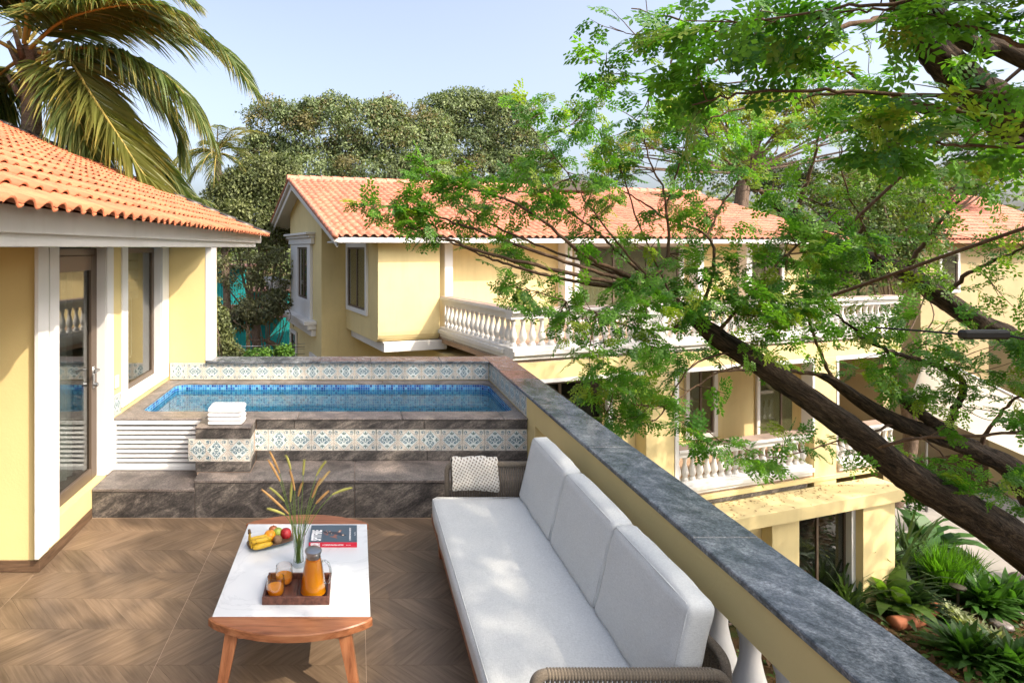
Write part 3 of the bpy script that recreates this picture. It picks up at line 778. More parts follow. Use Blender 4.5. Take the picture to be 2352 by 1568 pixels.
# gable triangle
gv = [UV(-2.61, 6.74, HE), UV(-2.61, 11.96, HE), UV(-2.61, 11.96, HE + .02), UV(-2.61, 9.35, HE + 2.2), UV(-2.61, 6.74, HE + 1.30)]
g2 = [UV(-2.35, 6.74, HE), UV(-2.35, 11.96, HE), UV(-2.35, 11.96, HE + .02), UV(-2.35, 9.35, HE + 2.2), UV(-2.35, 6.74, HE + 1.30)]
gv[2] = UV(-2.61, 11.96, HE + 1.2); g2[2] = UV(-2.35, 11.96, HE + 1.2)
MB().add(gv + g2, [(0, 1, 2, 3, 4), (9, 8, 7, 6, 5), (0, 5, 6, 1), (4, 3, 8, 9), (3, 2, 7, 8), (0, 4, 9, 5)]).build('gable', M['yellow2'], v2)
MB().box((-2.609, 5.2, HE), (-2.36, 6.739, HE + .9), T=TV).build('gable_return', M['yellow2'], v2) if False else None
# bay with a coved foot
by = MB(); ub0, ub1 = -1.81, .0
pr = [(V0, HE), (V0, .02)] + [(V0 + .22 * (1 - math.cos(R(a))), .02 - .22 * math.sin(R(a)) - .0) for a in (20, 45, 70, 90)]
n = len(pr)
by.box((ub0, V0, .02), (ub1, 6.739, HE), T=TV)
sec = [(V0, .019), (V0 + .01, -.07), (V0 + .05, -.16), (V0 + .12, -.23), (V0 + .22, -.26), (6.739, -.26), (6.739, .019)]
vs_ = [UV(ub0, a_, b_) for a_, b_ in sec] + [UV(ub1, a_, b_) for a_, b_ in sec]; k = len(sec)
by.add(vs_, [tuple(range(k))[::-1], tuple(range(k, 2 * k))] + [(i, (i + 1) % k, k + (i + 1) % k, k + i) for i in range(k)])
by.build('bay', M['yellow2'], v2)
MB().box((ub0 + .16, V0 - .02, -.52), (.21, 6.7, -.261), .01, T=TV).build('bay_base', M['whiteold'], v2)
# windows: frame + panes
def window(u0, u1, v_, z0, z1, face='v', sashes=2, deep=.14, trimw=.13, parent=None, trimmed=True, glassm='pane', inside=True):
    P_ = parent or v2
    def B(m, a0, a1, b0, b1, c0, c1, c=.004):          # a along the wall, b depth outward(-)
        if face == 'v': return m.box((a0, v_ + b0, c0), (a1, v_ + b1, c1), c, T=TV)
        return m.box((v_ + b0, a0, c0), (v_ + b1, a1, c1), c, T=TV)
    wn_ = MB(); fw = .055
    for a, b in ((u0, u0 + fw), (u1 - fw, u1)): B(wn_, a, b, -.012, .05, z0, z1)
    B(wn_, u0 + fw, u1 - fw, -.012, .05, z0, z0 + fw); B(wn_, u0 + fw, u1 - fw, -.012, .05, z1 - fw, z1)
    for i in range(1, sashes):
        m_ = u0 + (u1 - u0) * i / sashes; B(wn_, m_ - .035, m_ + .035, -.011, .049, z0 + fw, z1 - fw)
    wo = wn_.build('window', M['alu'], P_)
    for i in range(sashes):
        a = u0 + (u1 - u0) * i / sashes + .036; b = u0 + (u1 - u0) * (i + 1) / sashes - .036
        B(MB(), a, b, .012, .018, z0 + fw, z1 - fw, 0).build('pane', M['pane'], wo)
    if inside: B(MB(), u0, u1, .055, .06, z0, z1, 0).build('interior', M['aluD'], wo)  # thin dark sheet stands in for the unlit room behind the glass
    if trimmed:
        t = MB(); B(t, u0 - trimw, u0 - .001, -.05, .02, z0 - trimw, z1 + trimw); B(t, u1 + .001, u1 + trimw, -.05, .02, z0 - trimw, z1 + trimw)
        B(t, u0 - .001, u1 + .001, -.05, .02, z1 + .001, z1 + trimw); B(t, u0 - .001, u1 + .001, -.05, .02, z0 - trimw, z0 - .001)
        t.build('trim', M['white'], wo)
    return wo
window(4.62, 6.40, -1.81 - .02, .50, 2.30, 'u', 2)                      # bay side window
# gable window with its hood and sill
gw = MB(); U = -2.61
gw.box((U - .10, 7.95, -.10), (U - .001, 8.42, 2.40), .006, T=TV).box((U - .10, 10.12, -.10), (U - .001, 11.30, 2.40), .006, T=TV)
gw.box((U - .10, 8.4205, -.10), (U - .001, 10.1195, .50), .006, T=TV).box((U - .10, 8.4205, 2.30), (U - .001, 10.1195, 2.40), .006, T=TV)
gw.build('window_surround', M['white'], v2)
for z0, z1, d in ((2.41, 2.62, .14), (2.621, 2.72, .22), (2.721, 2.80, .32)): MB().box((U - d, 7.75 - d * .6, z0), (U - .001, 11.5 + d * .6, z1), .01, T=TV).build('hood_mould', M['white'], v2)
for z0, z1, d in ((-.22, -.101, .42), (-.38, -.221, .30), (-.60, -.381, .16)): MB().box((U - d, 7.55 - d * .4, z0), (U - .001, 11.8 + d * .4, z1), .01, T=TV).build('sill_mould', M['whiteold'], v2)
window(8.43, 10.11, U - .03, .51, 2.29, 'u', 2, trimmed=False)
window(7.3, 8.05, U - .03, -3.0, -1.35, 'u', 1); window(10.6, 11.5, U - .03, -3.0, -1.0, 'u', 1)
# side balcony seen end-on behind the gable
sb = MB()
for z0, z1, d in ((.80, .98, .62), (.62, .80, .5), (-.18, .02, .66), (-.34, -.181, .52)): sb.box((U - d, 12.0, z0), (U - .002, 15.2, z1), .01, T=TV)
for i in range(9): sb.box((U - .48, 12.1 + i * .33, .02), (U - .36, 12.22 + i * .33, .62), .01, T=TV)
sb.build('side_balcony', M['whiteold'], v2)
# upper wall openings
window(4.95, 8.85, VW - .02, .05, 2.32, 'v', 3, trimw=.18)
window(12.0, 13.4, VW - .02, .3, 2.3, 'v', 2)
for u in (.22, 4.2, 9.3, 11.4): MB().box((u, VW - .36, .001), (u + .25, VW - .002, HE), .006, T=TV).build('column', M['white'], v2)
MB().box((.001, VW - .02, .0), (.22, VW - .001, HE), T=TV).build('trim', M['yellow2'], v2)
# roof -----------------------------------------------------------
UE0, UE1 = -3.16, 15.4; VE, HEv, VR, HR = 3.16, 2.58, 9.42, 4.73
sl = (HR - HEv) / (VR - VE); sa = math.atan(sl)
def rv(s, u, off=0): return UV(u, VE + s * math.cos(sa) - off * math.sin(sa), HEv + s * math.sin(sa) + off * math.cos(sa))
def rback(s, u, off=0):
    p = VR + (VR - VE) - s * math.cos(sa) + off * math.sin(sa); return UV(u, p, HEv - .03 + s * math.sin(sa) + off * math.cos(sa))
SL = (VR - VE) / math.cos(sa)
rb = MB()
for fn in (rv, rback):
    a, b, c_, d = fn(.04, UE0, -.05), fn(.04, UE1, -.05), fn(SL, UE1, -.05), fn(SL, UE0, -.05)
    rb.add([a, b, c_, d] + [p - Vector((0, 0, .10)) for p in (a, b, c_, d)], [(0, 1, 2, 3), (7, 6, 5, 4), (0, 4, 5, 1), (1, 5, 6, 2), (2, 6, 7, 3), (3, 7, 4, 0)])
roof2 = rb.build('roof', M['whiteold'], v2)
X_ = e([CA, SA, 0]); Y_ = e([-SA * math.cos(sa), CA * math.cos(sa), math.sin(sa)]); Z_ = np.cross(X_, Y_)
lay_roof(roof2, (e(rv(0, UE0, -.01)), X_, Y_, Z_), .243, .40, .335, .058, .022, .035, int((UE1 - UE0) / .243), 20, M['terra2'], 'roof_tile', 300)
Y_b = e([SA * math.cos(sa), -CA * math.cos(sa), math.sin(sa)]); Xb = -X_
bt = MB()
for k in range(19):
    bt.box((UE0 - .05, 0, 0), (UE0 + .25, .3, .06)) if False else None
# verge tiles on the near rake, ridge caps, far rake edge
vm = MB()
def half(m, a, b, r0, r1, nz=1):
    a, b = Vector(a), Vector(b); m.tube([a, b], [r0, r1], 8)
for k in range(20):
    m_ = MB(); half(m_, rv(k * .335 - .02, UE0 + .03, .015), rv(k * .335 + .37, UE0 + .03, .0), .085, .07); m_.build('verge_tile', M['terra2'], roof2, True)
for k in range(20):
    m_ = MB(); half(m_, rback(k * .335 - .02, UE0 + .03, .015), rback(k * .335 + .37, UE0 + .03, .0), .085, .07); m_.build('verge_tile', M['terra2'], roof2, True)
k = 0; uu = UE0 - .06
while uu < 15.2:
    m_ = MB(); p0 = UV(uu, VR, HR + .06); p1 = UV(uu + .44, VR, HR + .045)
    sec = [(-.17, -.10), (-.13, .03), (-.05, .085), (.05, .085), (.13, .03), (.17, -.10)]
    vs_ = [UV(uu, VR + a_, HR + .055 + b_) for a_, b_ in sec] + [UV(uu + .44, VR + a_ * .95, HR + .03 + b_ * .95) for a_, b_ in sec]
    m_.add(vs_, [(i, i + 1, 7 + i, 6 + i) for i in range(5)] + [(0, 1, 2, 3, 4, 5), (11, 10, 9, 8, 7, 6)])
    me = m_.mesh('ridge_tile', M['terra2'], False, origin(roof2)); ca = me.color_attributes.new('Col', 'FLOAT_COLOR', 'POINT'); cc = random.uniform(.9, 1.1)
    ca.data.foreach_set('color', [cc, cc, cc, 1] * len(me.vertices)); put(me, 'ridge_tile', roof2, origin(roof2)); uu += .415; k += 1
for o_ in [c for c in roof2.children if c.name.startswith('verge')]:
    ca = o_.data.color_attributes.new('Col', 'FLOAT_COLOR', 'POINT'); cc = random.uniform(.72, .95); ca.data.foreach_set('color', [cc, cc, cc, 1] * len(o_.data.vertices))
# eave fascia and the plain soffit under the near rake
MB().box((UE0 + .1, VE + .04, 2.42), (UE1, VE + .12, 2.55), .006, T=TV).build('fascia', M['white'], v2)
MB().box((UE0 + .1, VE + .121, 2.421), (UE1, VW + .1, 2.46), T=TV).build('soffit', M['soffit'], v2)
# barge boards
for fn in (rv, rback):
    a, b = fn(.05, UE0 + .10, -.16), fn(SL, UE0 + .10, -.16); c_, d = fn(SL, UE0 + .10, -.36), fn(.05, UE0 + .10, -.30)
    t = Vector((CA, SA, 0)) * .04
    MB().add([a, b, c_, d, a + t, b + t, c_ + t, d + t], [(0, 3, 2, 1), (4, 5, 6, 7), (0, 1, 5, 4), (3, 7, 6, 2)]).build('barge_board', M['white'], v2)
    a, b = fn(.10, UE0 + .14, -.17), fn(SL, UE0 + .14, -.17); c_, d = fn(SL, -2.4, -.17), fn(.10, -2.4, -.17)
    dn = Vector((0, 0, -.02)); MB().add([a, b, c_, d, a + dn, b + dn, c_ + dn, d + dn], [(0, 1, 2, 3), (7, 6, 5, 4), (0, 4, 5, 1), (3, 2, 6, 7)]).build('rake_soffit', M['white'], v2)
# solar tank stub on the ridge
tk = MB(); tk.box((7.0, 8.3, 4.5), (8.9, 8.75, 4.95), .05, T=TV); tk.build('roof_vent', M['aluD'], v2)

# balconies ------------------------------------------------------
VB = MB().lathe([(r_ * 1.0, z_) for r_, z_ in BPROF], 12).mesh('baluster', M['whiteold'], 40)
def balustrade(a, b, zfl, along, fixed, skip_ends=True, step=.225, inward=1, name='balustrade'):
    """run along u (fixed v) or along v (fixed u); rail top .93 above zfl"""
    def B(m, a0, a1, d0, d1, z0, z1, c=.006):
        lo, hi = min(d0, d1) * inward, max(d0, d1) * inward
        d0, d1 = min(lo, hi), max(lo, hi)
        if along == 'u': m.box((a0, fixed + d0, z0), (a1, fixed + d1, z1), c, T=TV)
        else: m.box((fixed + d0, a0, z0), (fixed + d1, a1, z1), c, T=TV)
    m = MB(); B(m, a, b, .0, .36, zfl + .86, zfl + .93); B(m, a, b, .05, .31, zfl + .80, zfl + .859); B(m, a, b, .08, .28, zfl + .715, zfl + .799)
    o = m.build(name, M['whiteold'], v2)
    m = MB(); B(m, a, b, .01, .35, zfl + .93, zfl + .945, .004); m.build('rail_cap', M['dustcap'], o)
    m = MB(); B(m, a, b, .0, .36, zfl + .04, zfl + .105); B(m, a, b, -.06, .36, zfl - .06, zfl + .039); B(m, a, b, -.0, .36, zfl - .16, zfl - .061); B(m, a, b, .05, .36, zfl - .23, zfl - .161)
    m.build('base_mould', M['whiteold'], o)
    n = max(1, int((b - a - .1) / step)); st_ = (b - a) / n
    for i in range(n):
        c = a + st_ * (i + .5); p = UV(c, fixed + .18 * inward, zfl + .105) if along == 'u' else UV(fixed + .18 * inward, c, zfl + .105)
        put(VB, 'baluster', o, p, (0, 0, ANG))
    return o
M['dustcap'] = plaster('dusty stone cap', (.33, .25, .20), .15)
M['dustfl'] = plaster('dusty terrace floor', (.40, .28, .20), .2, stain=(.35, .15, .07))
balustrade(.36, 3.66, 0, 'v', 0.0)
balustrade(.0, 3.4, 0, 'u', 0.0)
balustrade(4.2, 12.55, 0, 'u', 0.0)
MB().box((3.401, -.03, -.06), (4.199, .40, .94), .01, T=TV).build('pedestal', M['whiteold'], v2)
MB().box((.05, .05, -.34), (12.5, VW - .001, -.02), T=TV).build('balcony_slab', M['dustfl'], v2)
# beam under the balcony, columns, first floor
MB().box((.06, .04, -.62), (12.5, .5, -.235), .006, T=TV).build('beam', M['yellow2'], v2)
MB().box((.06, .02, -.70), (3.55, .06, -.621), T=TV).build('beam_trim', M['white'], v2)
MB().box((4.46, .02, -.72), (9.1, .30, -.621), T=TV).build('beam_trim', M['white'], v2)
MB().box((9.9, .02, -.72), (12.45, .30, -.621), T=TV).build('beam_trim', M['white'], v2)
for u0, u1 in ((2.9, 3.6), (3.601, 4.44), (9.08, 9.90)):
    MB().box((u0, .02 if u0 > 3 else .35, GF), (u1, .6, -.621), .006, T=TV).build('column', M['yellow2'], v2)
MB().box((4.4405, .0, -3.46), (4.56, .30, -.721), .004, T=TV).build('trim', M['white'], v2)
MB().box((9.0, .0, -2.55), (9.079, .30, -.721), .004, T=TV).build('trim', M['white'], v2)
MB().box((9.9005, .0, -2.55), (9.98, .30, -.721), .004, T=TV).build('trim', M['white'], v2)
MB().box((2.75, .30, -3.4), (2.899, .40, -.70), .004, T=TV).build('trim', M['white'], v2)
MB().box((12.2, .3, GF), (12.5, 4.1, -.63), T=TV).build('wall', M['shaded'], v2)
MB().box((3.6, 1.9, GF), (12.2, 4.1, -.35), T=TV).build('wall', M['yellow2'], v2)
window(.35, 2.7, .45, -3.2, -.80, 'v', 2, trimmed=False)
MB().box((.06, .52, GF), (2.9, 2.9, -3.25), T=TV).build('wall', M['yellow2'], v2)
window(6.85, 7.75, 1.88, -3.0, -1.0, 'v', 2); window(9.5, 11.3, 1.88, -3.44, -1.0, 'v', 2, trimw=.12)
balustrade(4.57, 8.99, -3.52, 'u', 0.0)
balustrade(9.99, 12.4, -3.52, 'u', 0.0)
MB().box((3.6, .05, -3.80), (12.4, 1.899, -3.521), T=TV).build('balcony_slab', M['dustfl'], v2)
MB().box((4.45, -.02, -3.86), (12.4, .049, -3.751), .004, T=TV).build('slab_edge', M['yellow2'], v2)
MB().box((5.3, .0, -3.97), (8.8, .02, -3.87), T=TV).build('slate_band', M['granite'], v2)
# porch roof and ground floor
MB().box((3.9, -.80, -4.30), (11.3, .0, -3.98), .01, T=TV).build('porch_slab', M['porch'] if 'porch' in M else M['yellow2'], v2)
lv_ = MB()
MB().box((3.9, -.35, GF), (5.2, .2, -4.301), T=TV).build('wall', M['yellow2'], v2)
for u0, u1 in ((6.25, 6.75), (6.751, 7.65), (9.9, 11.1)): MB().box((u0, -.62 if u0 != 6.25 else -.35, GF), (u1, .2, -4.301), .006, T=TV).build('column', M['yellow2'], v2)
window(5.25, 6.2, -.2, -6.9, -4.35, 'v', 2, trimmed=False); window(7.70, 9.75, -.30, -6.7, -4.35, 'v', 2, trimmed=False)
MB().box((9.7505, -.45, GF), (9.899, .1, -4.301), .004, T=TV).build('trim', M['white'], v2)
MB().box((7.651, -.25, GF), (9.75, .2, -6.71), T=TV).build('wall', M['yellow2'], v2)
# dry leaves on the porch slab and the balcony
lt = []
for _ in range(420):
    if random.random() < .6: p = UV(random.uniform(4.0, 11.2), random.choice((random.uniform(-.78, -.02), random.uniform(-.25, -.03))), -3.978)
    else: p = UV(random.gauss(3.0, 1.6), random.uniform(.5, 3.2), -.017)
    lt.append(p)
Vl = []; 
for p in lt:
    a = random.uniform(0, 6.28); l = random.uniform(.02, .05); w_ = l * random.uniform(.2, .5); dx, dy = math.cos(a), math.sin(a)
    Vl += [(p.x + dx * l, p.y + dy * l, p.z + .004), (p.x - dy * w_, p.y + dx * w_, p.z + .012), (p.x - dx * l, p.y - dy * l, p.z + .004), (p.x + dy * w_, p.y - dx * w_, p.z + .009)]
cl = np.repeat(np.c_[rng.uniform(.12, .34, len(lt)), rng.uniform(.05, .13, len(lt)), rng.uniform(.02, .05, len(lt)), np.ones(len(lt))], 4, 0)
tag(put(np_mesh('dry_leaves', Vl, np.arange(len(Vl)).reshape(-1, 4), M['leafd'], cl), 'dry_leaves'), 'brown dry leaves scattered on the villa porch roof and balcony', 'leaves', kind='stuff')

# ------------------------------------------------------------------ third villa, far right
v3 = thing('villa', 'beige villa with terracotta roof half hidden behind the leaning trees', 'house', UV(28, 8, -7))
MB().box((24.2, 6.0, GF), (36, 7.6, 2.45), T=TV).build('wall', M['shaded'], v3)  # a yellow house; the wall colour itself is darkened as shade
MB().box((22.6, -2.0, GF), (36, 3.0, -1.2), T=TV).build('wall', M['shaded'], v3)
a, b, c_, d = UV(23.2, 5.2, 2.6), UV(36, 5.2, 2.6), UV(36, 9.6, 5.05), UV(31.5, 9.6, 5.05); g_ = UV(25.5, 7.8, 2.6)
V_ = [tuple(p) for p in (a, b, c_, d, g_)] + [tuple(p - Vector((0, 0, .12))) for p in (a, b, c_, d, g_)]
rb = MB().add(V_, [(0, 1, 2, 3), (8, 7, 6, 5), (0, 5, 6, 1), (1, 6, 7, 2), (0, 3, 4), (9, 8, 5), (0, 4, 9, 5), (3, 8, 9, 4)])
roof3 = rb.build('roof', M['terra2'], v3); ca = roof3.data.color_attributes.new('Col', 'FLOAT_COLOR', 'POINT'); ca.data.foreach_set('color', [.9, .9, .9, 1] * 10)
s3 = math.atan2(2.45, 4.4); Y3 = e([-SA * math.cos(s3), CA * math.cos(s3), math.sin(s3)]); Z3 = np.cross(X_, Y3)
lay_roof(roof3, (e(a) + Z3 * .05, X_, Y3, Z3), .243, .40, .335, .058, .022, .035, 50, 15, M['terra2'], 'roof_tile', 120, skip=lambda r, c: c * .243 < r * .335 * math.cos(s3) * (8.3 / 4.4))
window(25.5, 26.6, 5.97, .4, 2.0, 'v', 1, parent=v3)
window(24.5, 26.0, -2.03, -4.6, -3.0, 'v', 1, parent=v3)
MB().box((22.6, -2.12, -2.2), (36, -2.001, -1.95), .02, T=TV).build('string_course', M['whiteold'], v3)
# ------------------------------------------------------------------ sofa
sofa = thing('sofa', 'long outdoor sofa with pale grey cushions, rope arms and teak base', 'sofa', (1.0, 3.4, 0))
def cushion(name, lo, hi, r, mat, parent, T=None, puff=.0, n=9, seam=True):
    """rounded box with slightly puffed faces"""
    (x0, y0, z0), (x1, y1, z1) = lo, hi
    c = Vector(((x0 + x1) / 2, (y0 + y1) / 2, (z0 + z1) / 2)); hx, hy, hz = (x1 - x0) / 2, (y1 - y0) / 2, (z1 - z0) / 2
    m = MB(); idx = {}
    def V(p):
        k = tuple(round(t, 5) for t in p)
        if k not in idx: idx[k] = len(m.v); m.v.append(k)
        return idx[k]
    def sph(a, b, ax, s):
        q = [0, 0, 0]; q[ax] = s; o_ = [i for i in range(3) if i != ax]; q[o_[0]] = a; q[o_[1]] = b
        hs = (hx, hy, hz); out = []
        inner = [max(h_ - r, .001) for h_ in hs]
        p = [q[i] * hs[i] for i in range(3)]
        d = [p[i] - max(-inner[i], min(inner[i], p[i])) for i in range(3)]
        l = math.sqrt(sum(t * t for t in d)) or 1
        p2 = [max(-inner[i], min(inner[i], p[i])) + d[i] / l * r for i in range(3)]
        pf = puff * (1 - a * a) * (1 - b * b); p2[ax] += s * pf
        p2 = [p2[i] + .0022 * math.sin(p2[(i + 1) % 3] * 23 + c.y * 9 + i) + .0014 * math.sin(p2[(i + 2) % 3] * 41 + p2[(i + 1) % 3] * 17 + c.y * 5) for i in range(3)]
        return p2
    ts = []
    for i in range(n + 1):
        t = -1 + 2 * i / n; ts.append(math.copysign(abs(t) ** .55, t))
    for ax in range(3):
        for s in (-1, 1):
            for i in range(n):
                for j in range(n):
                    q = [V(sph(ts[a_], ts[b_], ax, s)) for a_, b_ in ((i, j), (i + 1, j), (i + 1, j + 1), (i, j + 1))]
                    flip = (s < 0) != (ax == 1)
                    m.f.append(tuple(q[::-1] if flip else q)); m.m.append(0)
    m.v = [tuple((T(Vector(p)) if T else Vector(p)) + c) for p in m.v]
    return m.build(name, mat, parent, True)
# teak platform
MB().box((.565, 2.30, .225), (1.43, 4.43, .285), .006).build('base', M['teak'], sofa)
for lx in (.64, 1.36):
    for ly in (2.46, 4.34): MB().add([(lx - .03, ly - .03, 0), (lx + .03, ly - .03, 0), (lx + .03, ly + .03, 0), (lx - .03, ly + .03, 0), (lx - .04, ly - .04, .2245), (lx + .04, ly - .04, .2245), (lx + .04, ly + .04, .2245), (lx - .04, ly + .04, .2245)],
        [(3, 2, 1, 0), (4, 5, 6, 7), (0, 1, 5, 4), (1, 2, 6, 5), (2, 3, 7, 6), (3, 0, 4, 7)]).build('leg', M['teakL'], sofa)
cushion('seat_cushion', (.555, 2.31, .286), (1.37, 4.405, .428), .045, M['fabric'], sofa, puff=.008, n=14)
lean = .235
MB().tube([(.98, 2.3225, .4175), (.60, 2.3225, .4175), (.5675, 2.35, .4165), (.5675, 4.365, .4165), (.60, 4.393, .4175), (1.3, 4.393, .4175)], .003, 6).build('piping', M['fabric'], sofa, True)
def sh(p): return Vector((p.x + p.z * lean, p.y, p.z))
for (ya, yb) in ((3.70, 4.385), (3.005, 3.692), (2.312, 2.998)):
    bc = cushion('back_cushion', (1.262, ya, .432), (1.382, yb, .882), .026, M['fabric'], sofa, T=sh, puff=.014, n=12)
    def ed(x, y_, z): return (x + (z - .649) * lean, y_, z)
    MB().tube([ed(1.266, ya + .012, .45), ed(1.267, ya + .010, .855), ed(1.268, ya + .03, .8755), ed(1.268, yb - .03, .8755), ed(1.267, yb - .010, .855), ed(1.266, yb - .012, .45)], .0028, 6).build('piping', M['fabric'], bc, True)
# rope arms and back: bent tube with wrapped strands
def rope_panel(name, path, z_low, n_str, along):
    pts = path; m = MB(); m.tube(pts, .02, 12); fr = m.build(name, M['rope'], sofa, True)
    return fr
def corner_path(p0, p1, p2, p3, r=.06):
    """p0 up to p1, across to p2, down to p3 with rounded corners"""
    out = [p0]
    for a, b, c in ((p0, p1, p2), (p1, p2, p3)):
        a, b, c = Vector(a), Vector(b), Vector(c); u_ = (a - b).normalized(); v_ = (c - b).normalized()
        for k in range(7):
            t = k / 6; out.append(b + u_ * r * (1 - t) ** 2 + v_ * r * t ** 2)
    return out + [p3]
strand = MB().tube([(0, 0, 0), (0, 0, .355)], .0072, 6).mesh('rope', M['rope'], True)
coil = MB().lathe([(.0195, -.006), (.0222, -.003), (.0232, 0), (.0222, .003), (.0195, .006)], 12, cap=False).mesh('coil', M['rope'], True)
for yy in (2.275, 4.475):
    arm = MB(); arm.tube(corner_path((.69, yy, .26), (.69, yy, .638), (1.44, yy, .638), (1.44, yy, .26)), .020, 12); arm = arm.build('arm', M['rope'], sofa, True)
    MB().tube([(.69, yy, .27), (1.44, yy, .27)], .014, 8).build('lower_rail', M['rope_in'], arm)
    for i in range(38):
        x = .725 + i * .0187; put(strand, 'rope', arm, (x, yy, .272))
    for i in range(52):
        p = (.745 + i * .0125, yy, .638); put(coil, 'coil', arm, p, (0, R(90), 0))
bk = MB().tube(corner_path((1.475, 2.33, .26), (1.475, 2.33, .655), (1.475, 4.455, .655), (1.475, 4.455, .26)), .020, 12).build('back_frame', M['rope'], sofa, True)
for i in range(100): put(strand, 'rope', bk, (1.475, 2.38 + i * .0205, .29))
MB().tube([(1.475, 2.33, .29), (1.475, 4.455, .29)], .014, 8).build('lower_rail', M['rope_in'], bk)
MB().box((1.36, 2.34, .24), (1.475, 4.45, .28)).build('back_beam', M['rope_in'], sofa)

# throw over the far arm
m = MB(); prof = []
ycs, zt_ = 4.475, .66
path = [(4.425, .455), (4.430, .52), (4.436, .58), (4.444, .645), (4.458, .671), (4.475, .679), (4.492, .671), (4.506, .645), (4.512, .57), (4.514, .47)]
nx = 18; th = .016; vs = []; fs = []
for side in (0, 1):
    for i, (yy, zz) in enumerate(path):
        a_, b_ = path[max(i - 1, 0)], path[min(i + 1, len(path) - 1)]; ty, tz_ = b_[0] - a_[0], b_[1] - a_[1]; l = math.hypot(ty, tz_); ny, nz = -tz_ / l, ty / l
        for j in range(nx + 1):
            t = j / nx; x = .725 + .345 * t + .004 * math.sin(i * 1.7) + (.012 * (1 - i / 4) * (t - .5) if i < 4 else 0)
            wv = .005 * math.sin(t * 9 + i * .5) + .003 * math.sin(t * 23 + i)
            d_ = .004 + (th + wv) * side
            vs.append((x, yy + ny * d_ , zz + nz * d_ + (.01 * math.sin(t * 3 + .6) if i == 0 else 0)))
n0 = len(path) * (nx + 1); W_ = nx + 1
for s in (0, 1):
    for i in range(len(path) - 1):
        for j in range(nx):
            q = (s * n0 + i * W_ + j, s * n0 + i * W_ + j + 1, s * n0 + (i + 1) * W_ + j + 1, s * n0 + (i + 1) * W_ + j); fs.append(q if s else q[::-1])
for i in range(len(path) - 1):
    for j, rev in ((0, 0), (nx, 1)):
        q = (i * W_ + j, (i + 1) * W_ + j, n0 + (i + 1) * W_ + j, n0 + i * W_ + j); fs.append(q)
for j in range(nx):
    for i in (0, len(path) - 1): fs.append((i * W_ + j, i * W_ + j + 1, n0 + i * W_ + j + 1, n0 + i * W_ + j))
tag(m.add(vs, fs).build('throw_blanket', M['throw'], None, True), 'cream and brown woven throw folded over the far sofa arm', 'blanket')

# ------------------------------------------------------------------ coffee table
HT = .42
tb = thing('coffee_table', 'low coffee table with white stone top and curved teak ends', 'table', (-.335, 3.47, 0))
MB().box((-.74, 2.974, HT - .03), (.068, 3.97, HT), .003).build('stone_top', M['marble'], tb)
def endp(y0, s, name):
    pts = []; xa, xb = -.755, .078; n_ = 24
    for i in range(n_ + 1):
        t = i / n_; x = xa + (xb - xa) * t; bow = .125 * (1 - (2 * t - 1) ** 2) ** .9 + .018
        if i in (0, n_): bow = .012
        pts.append((x, y0 + s * bow))
    pts = ([(xa, y0)] + pts + [(xb, y0)]) if s < 0 else ([(xb, y0)] + pts[::-1] + [(xa, y0)])
    # chamfered top edge
    m = MB(); n = len(pts); cxm = sum(p[0] for p in pts) / n; cym = sum(p[1] for p in pts) / n
    def ins(p, k): return (cxm + (p[0] - cxm) * (1 - k), p[1] - s * (k * .12 if abs(p[1] - y0) > .004 else 0))
    rings = [[(p[0], p[1], HT - .038) for p in pts], [(p[0], p[1], HT - .006) for p in pts], [ins(p, .02) + (HT - .0005,) for p in pts]]
    vs = [q for r_ in rings for q in r_]; fs = [tuple(range(n))[::-1], tuple(range(2 * n, 3 * n))]
    for k in range(2): fs += [(k * n + i, k * n + (i + 1) % n, (k + 1) * n + (i + 1) % n, (k + 1) * n + i) for i in range(n)]
    return m.add(vs, fs).build(name, M['teak'], tb)
endp(2.9735, -1, 'wood_end'); endp(3.9705, 1, 'wood_end')
MB().box((-.60, 2.93, HT - .085), (-.09, 2.96, HT - .0385), .003).build('apron', M['teak'], tb)
MB().box((-.60, 3.985, HT - .085), (-.09, 4.015, HT - .0385), .003).build('apron', M['teak'], tb)
for sx, xt, xf in ((-1, -.625, -.69), (1, -.065, .012)):
    MB().box((xt - .015, 2.961, HT - .085), (xt + .015, 3.984, HT - .0305), .003).build('rail', M['teakL'], tb)
    for yt, yf in ((2.945, 2.88), (4.0, 4.06)):
        a = .034; b = .02
        vs = [(xf - b, yf - b, 0), (xf + b, yf - b, 0), (xf + b, yf + b, 0), (xf - b, yf + b, 0), (xt - a, yt - .03, HT - .0385), (xt + a, yt - .03, HT - .0385), (xt + a, yt + .03, HT - .0385), (xt - a, yt + .03, HT - .0385)]
        MB().add(vs, [(3, 2, 1, 0), (4, 5, 6, 7), (0, 1, 5, 4), (1, 2, 6, 5), (2, 3, 7, 6), (3, 0, 4, 7)]).build('leg', M['teakL'], tb)

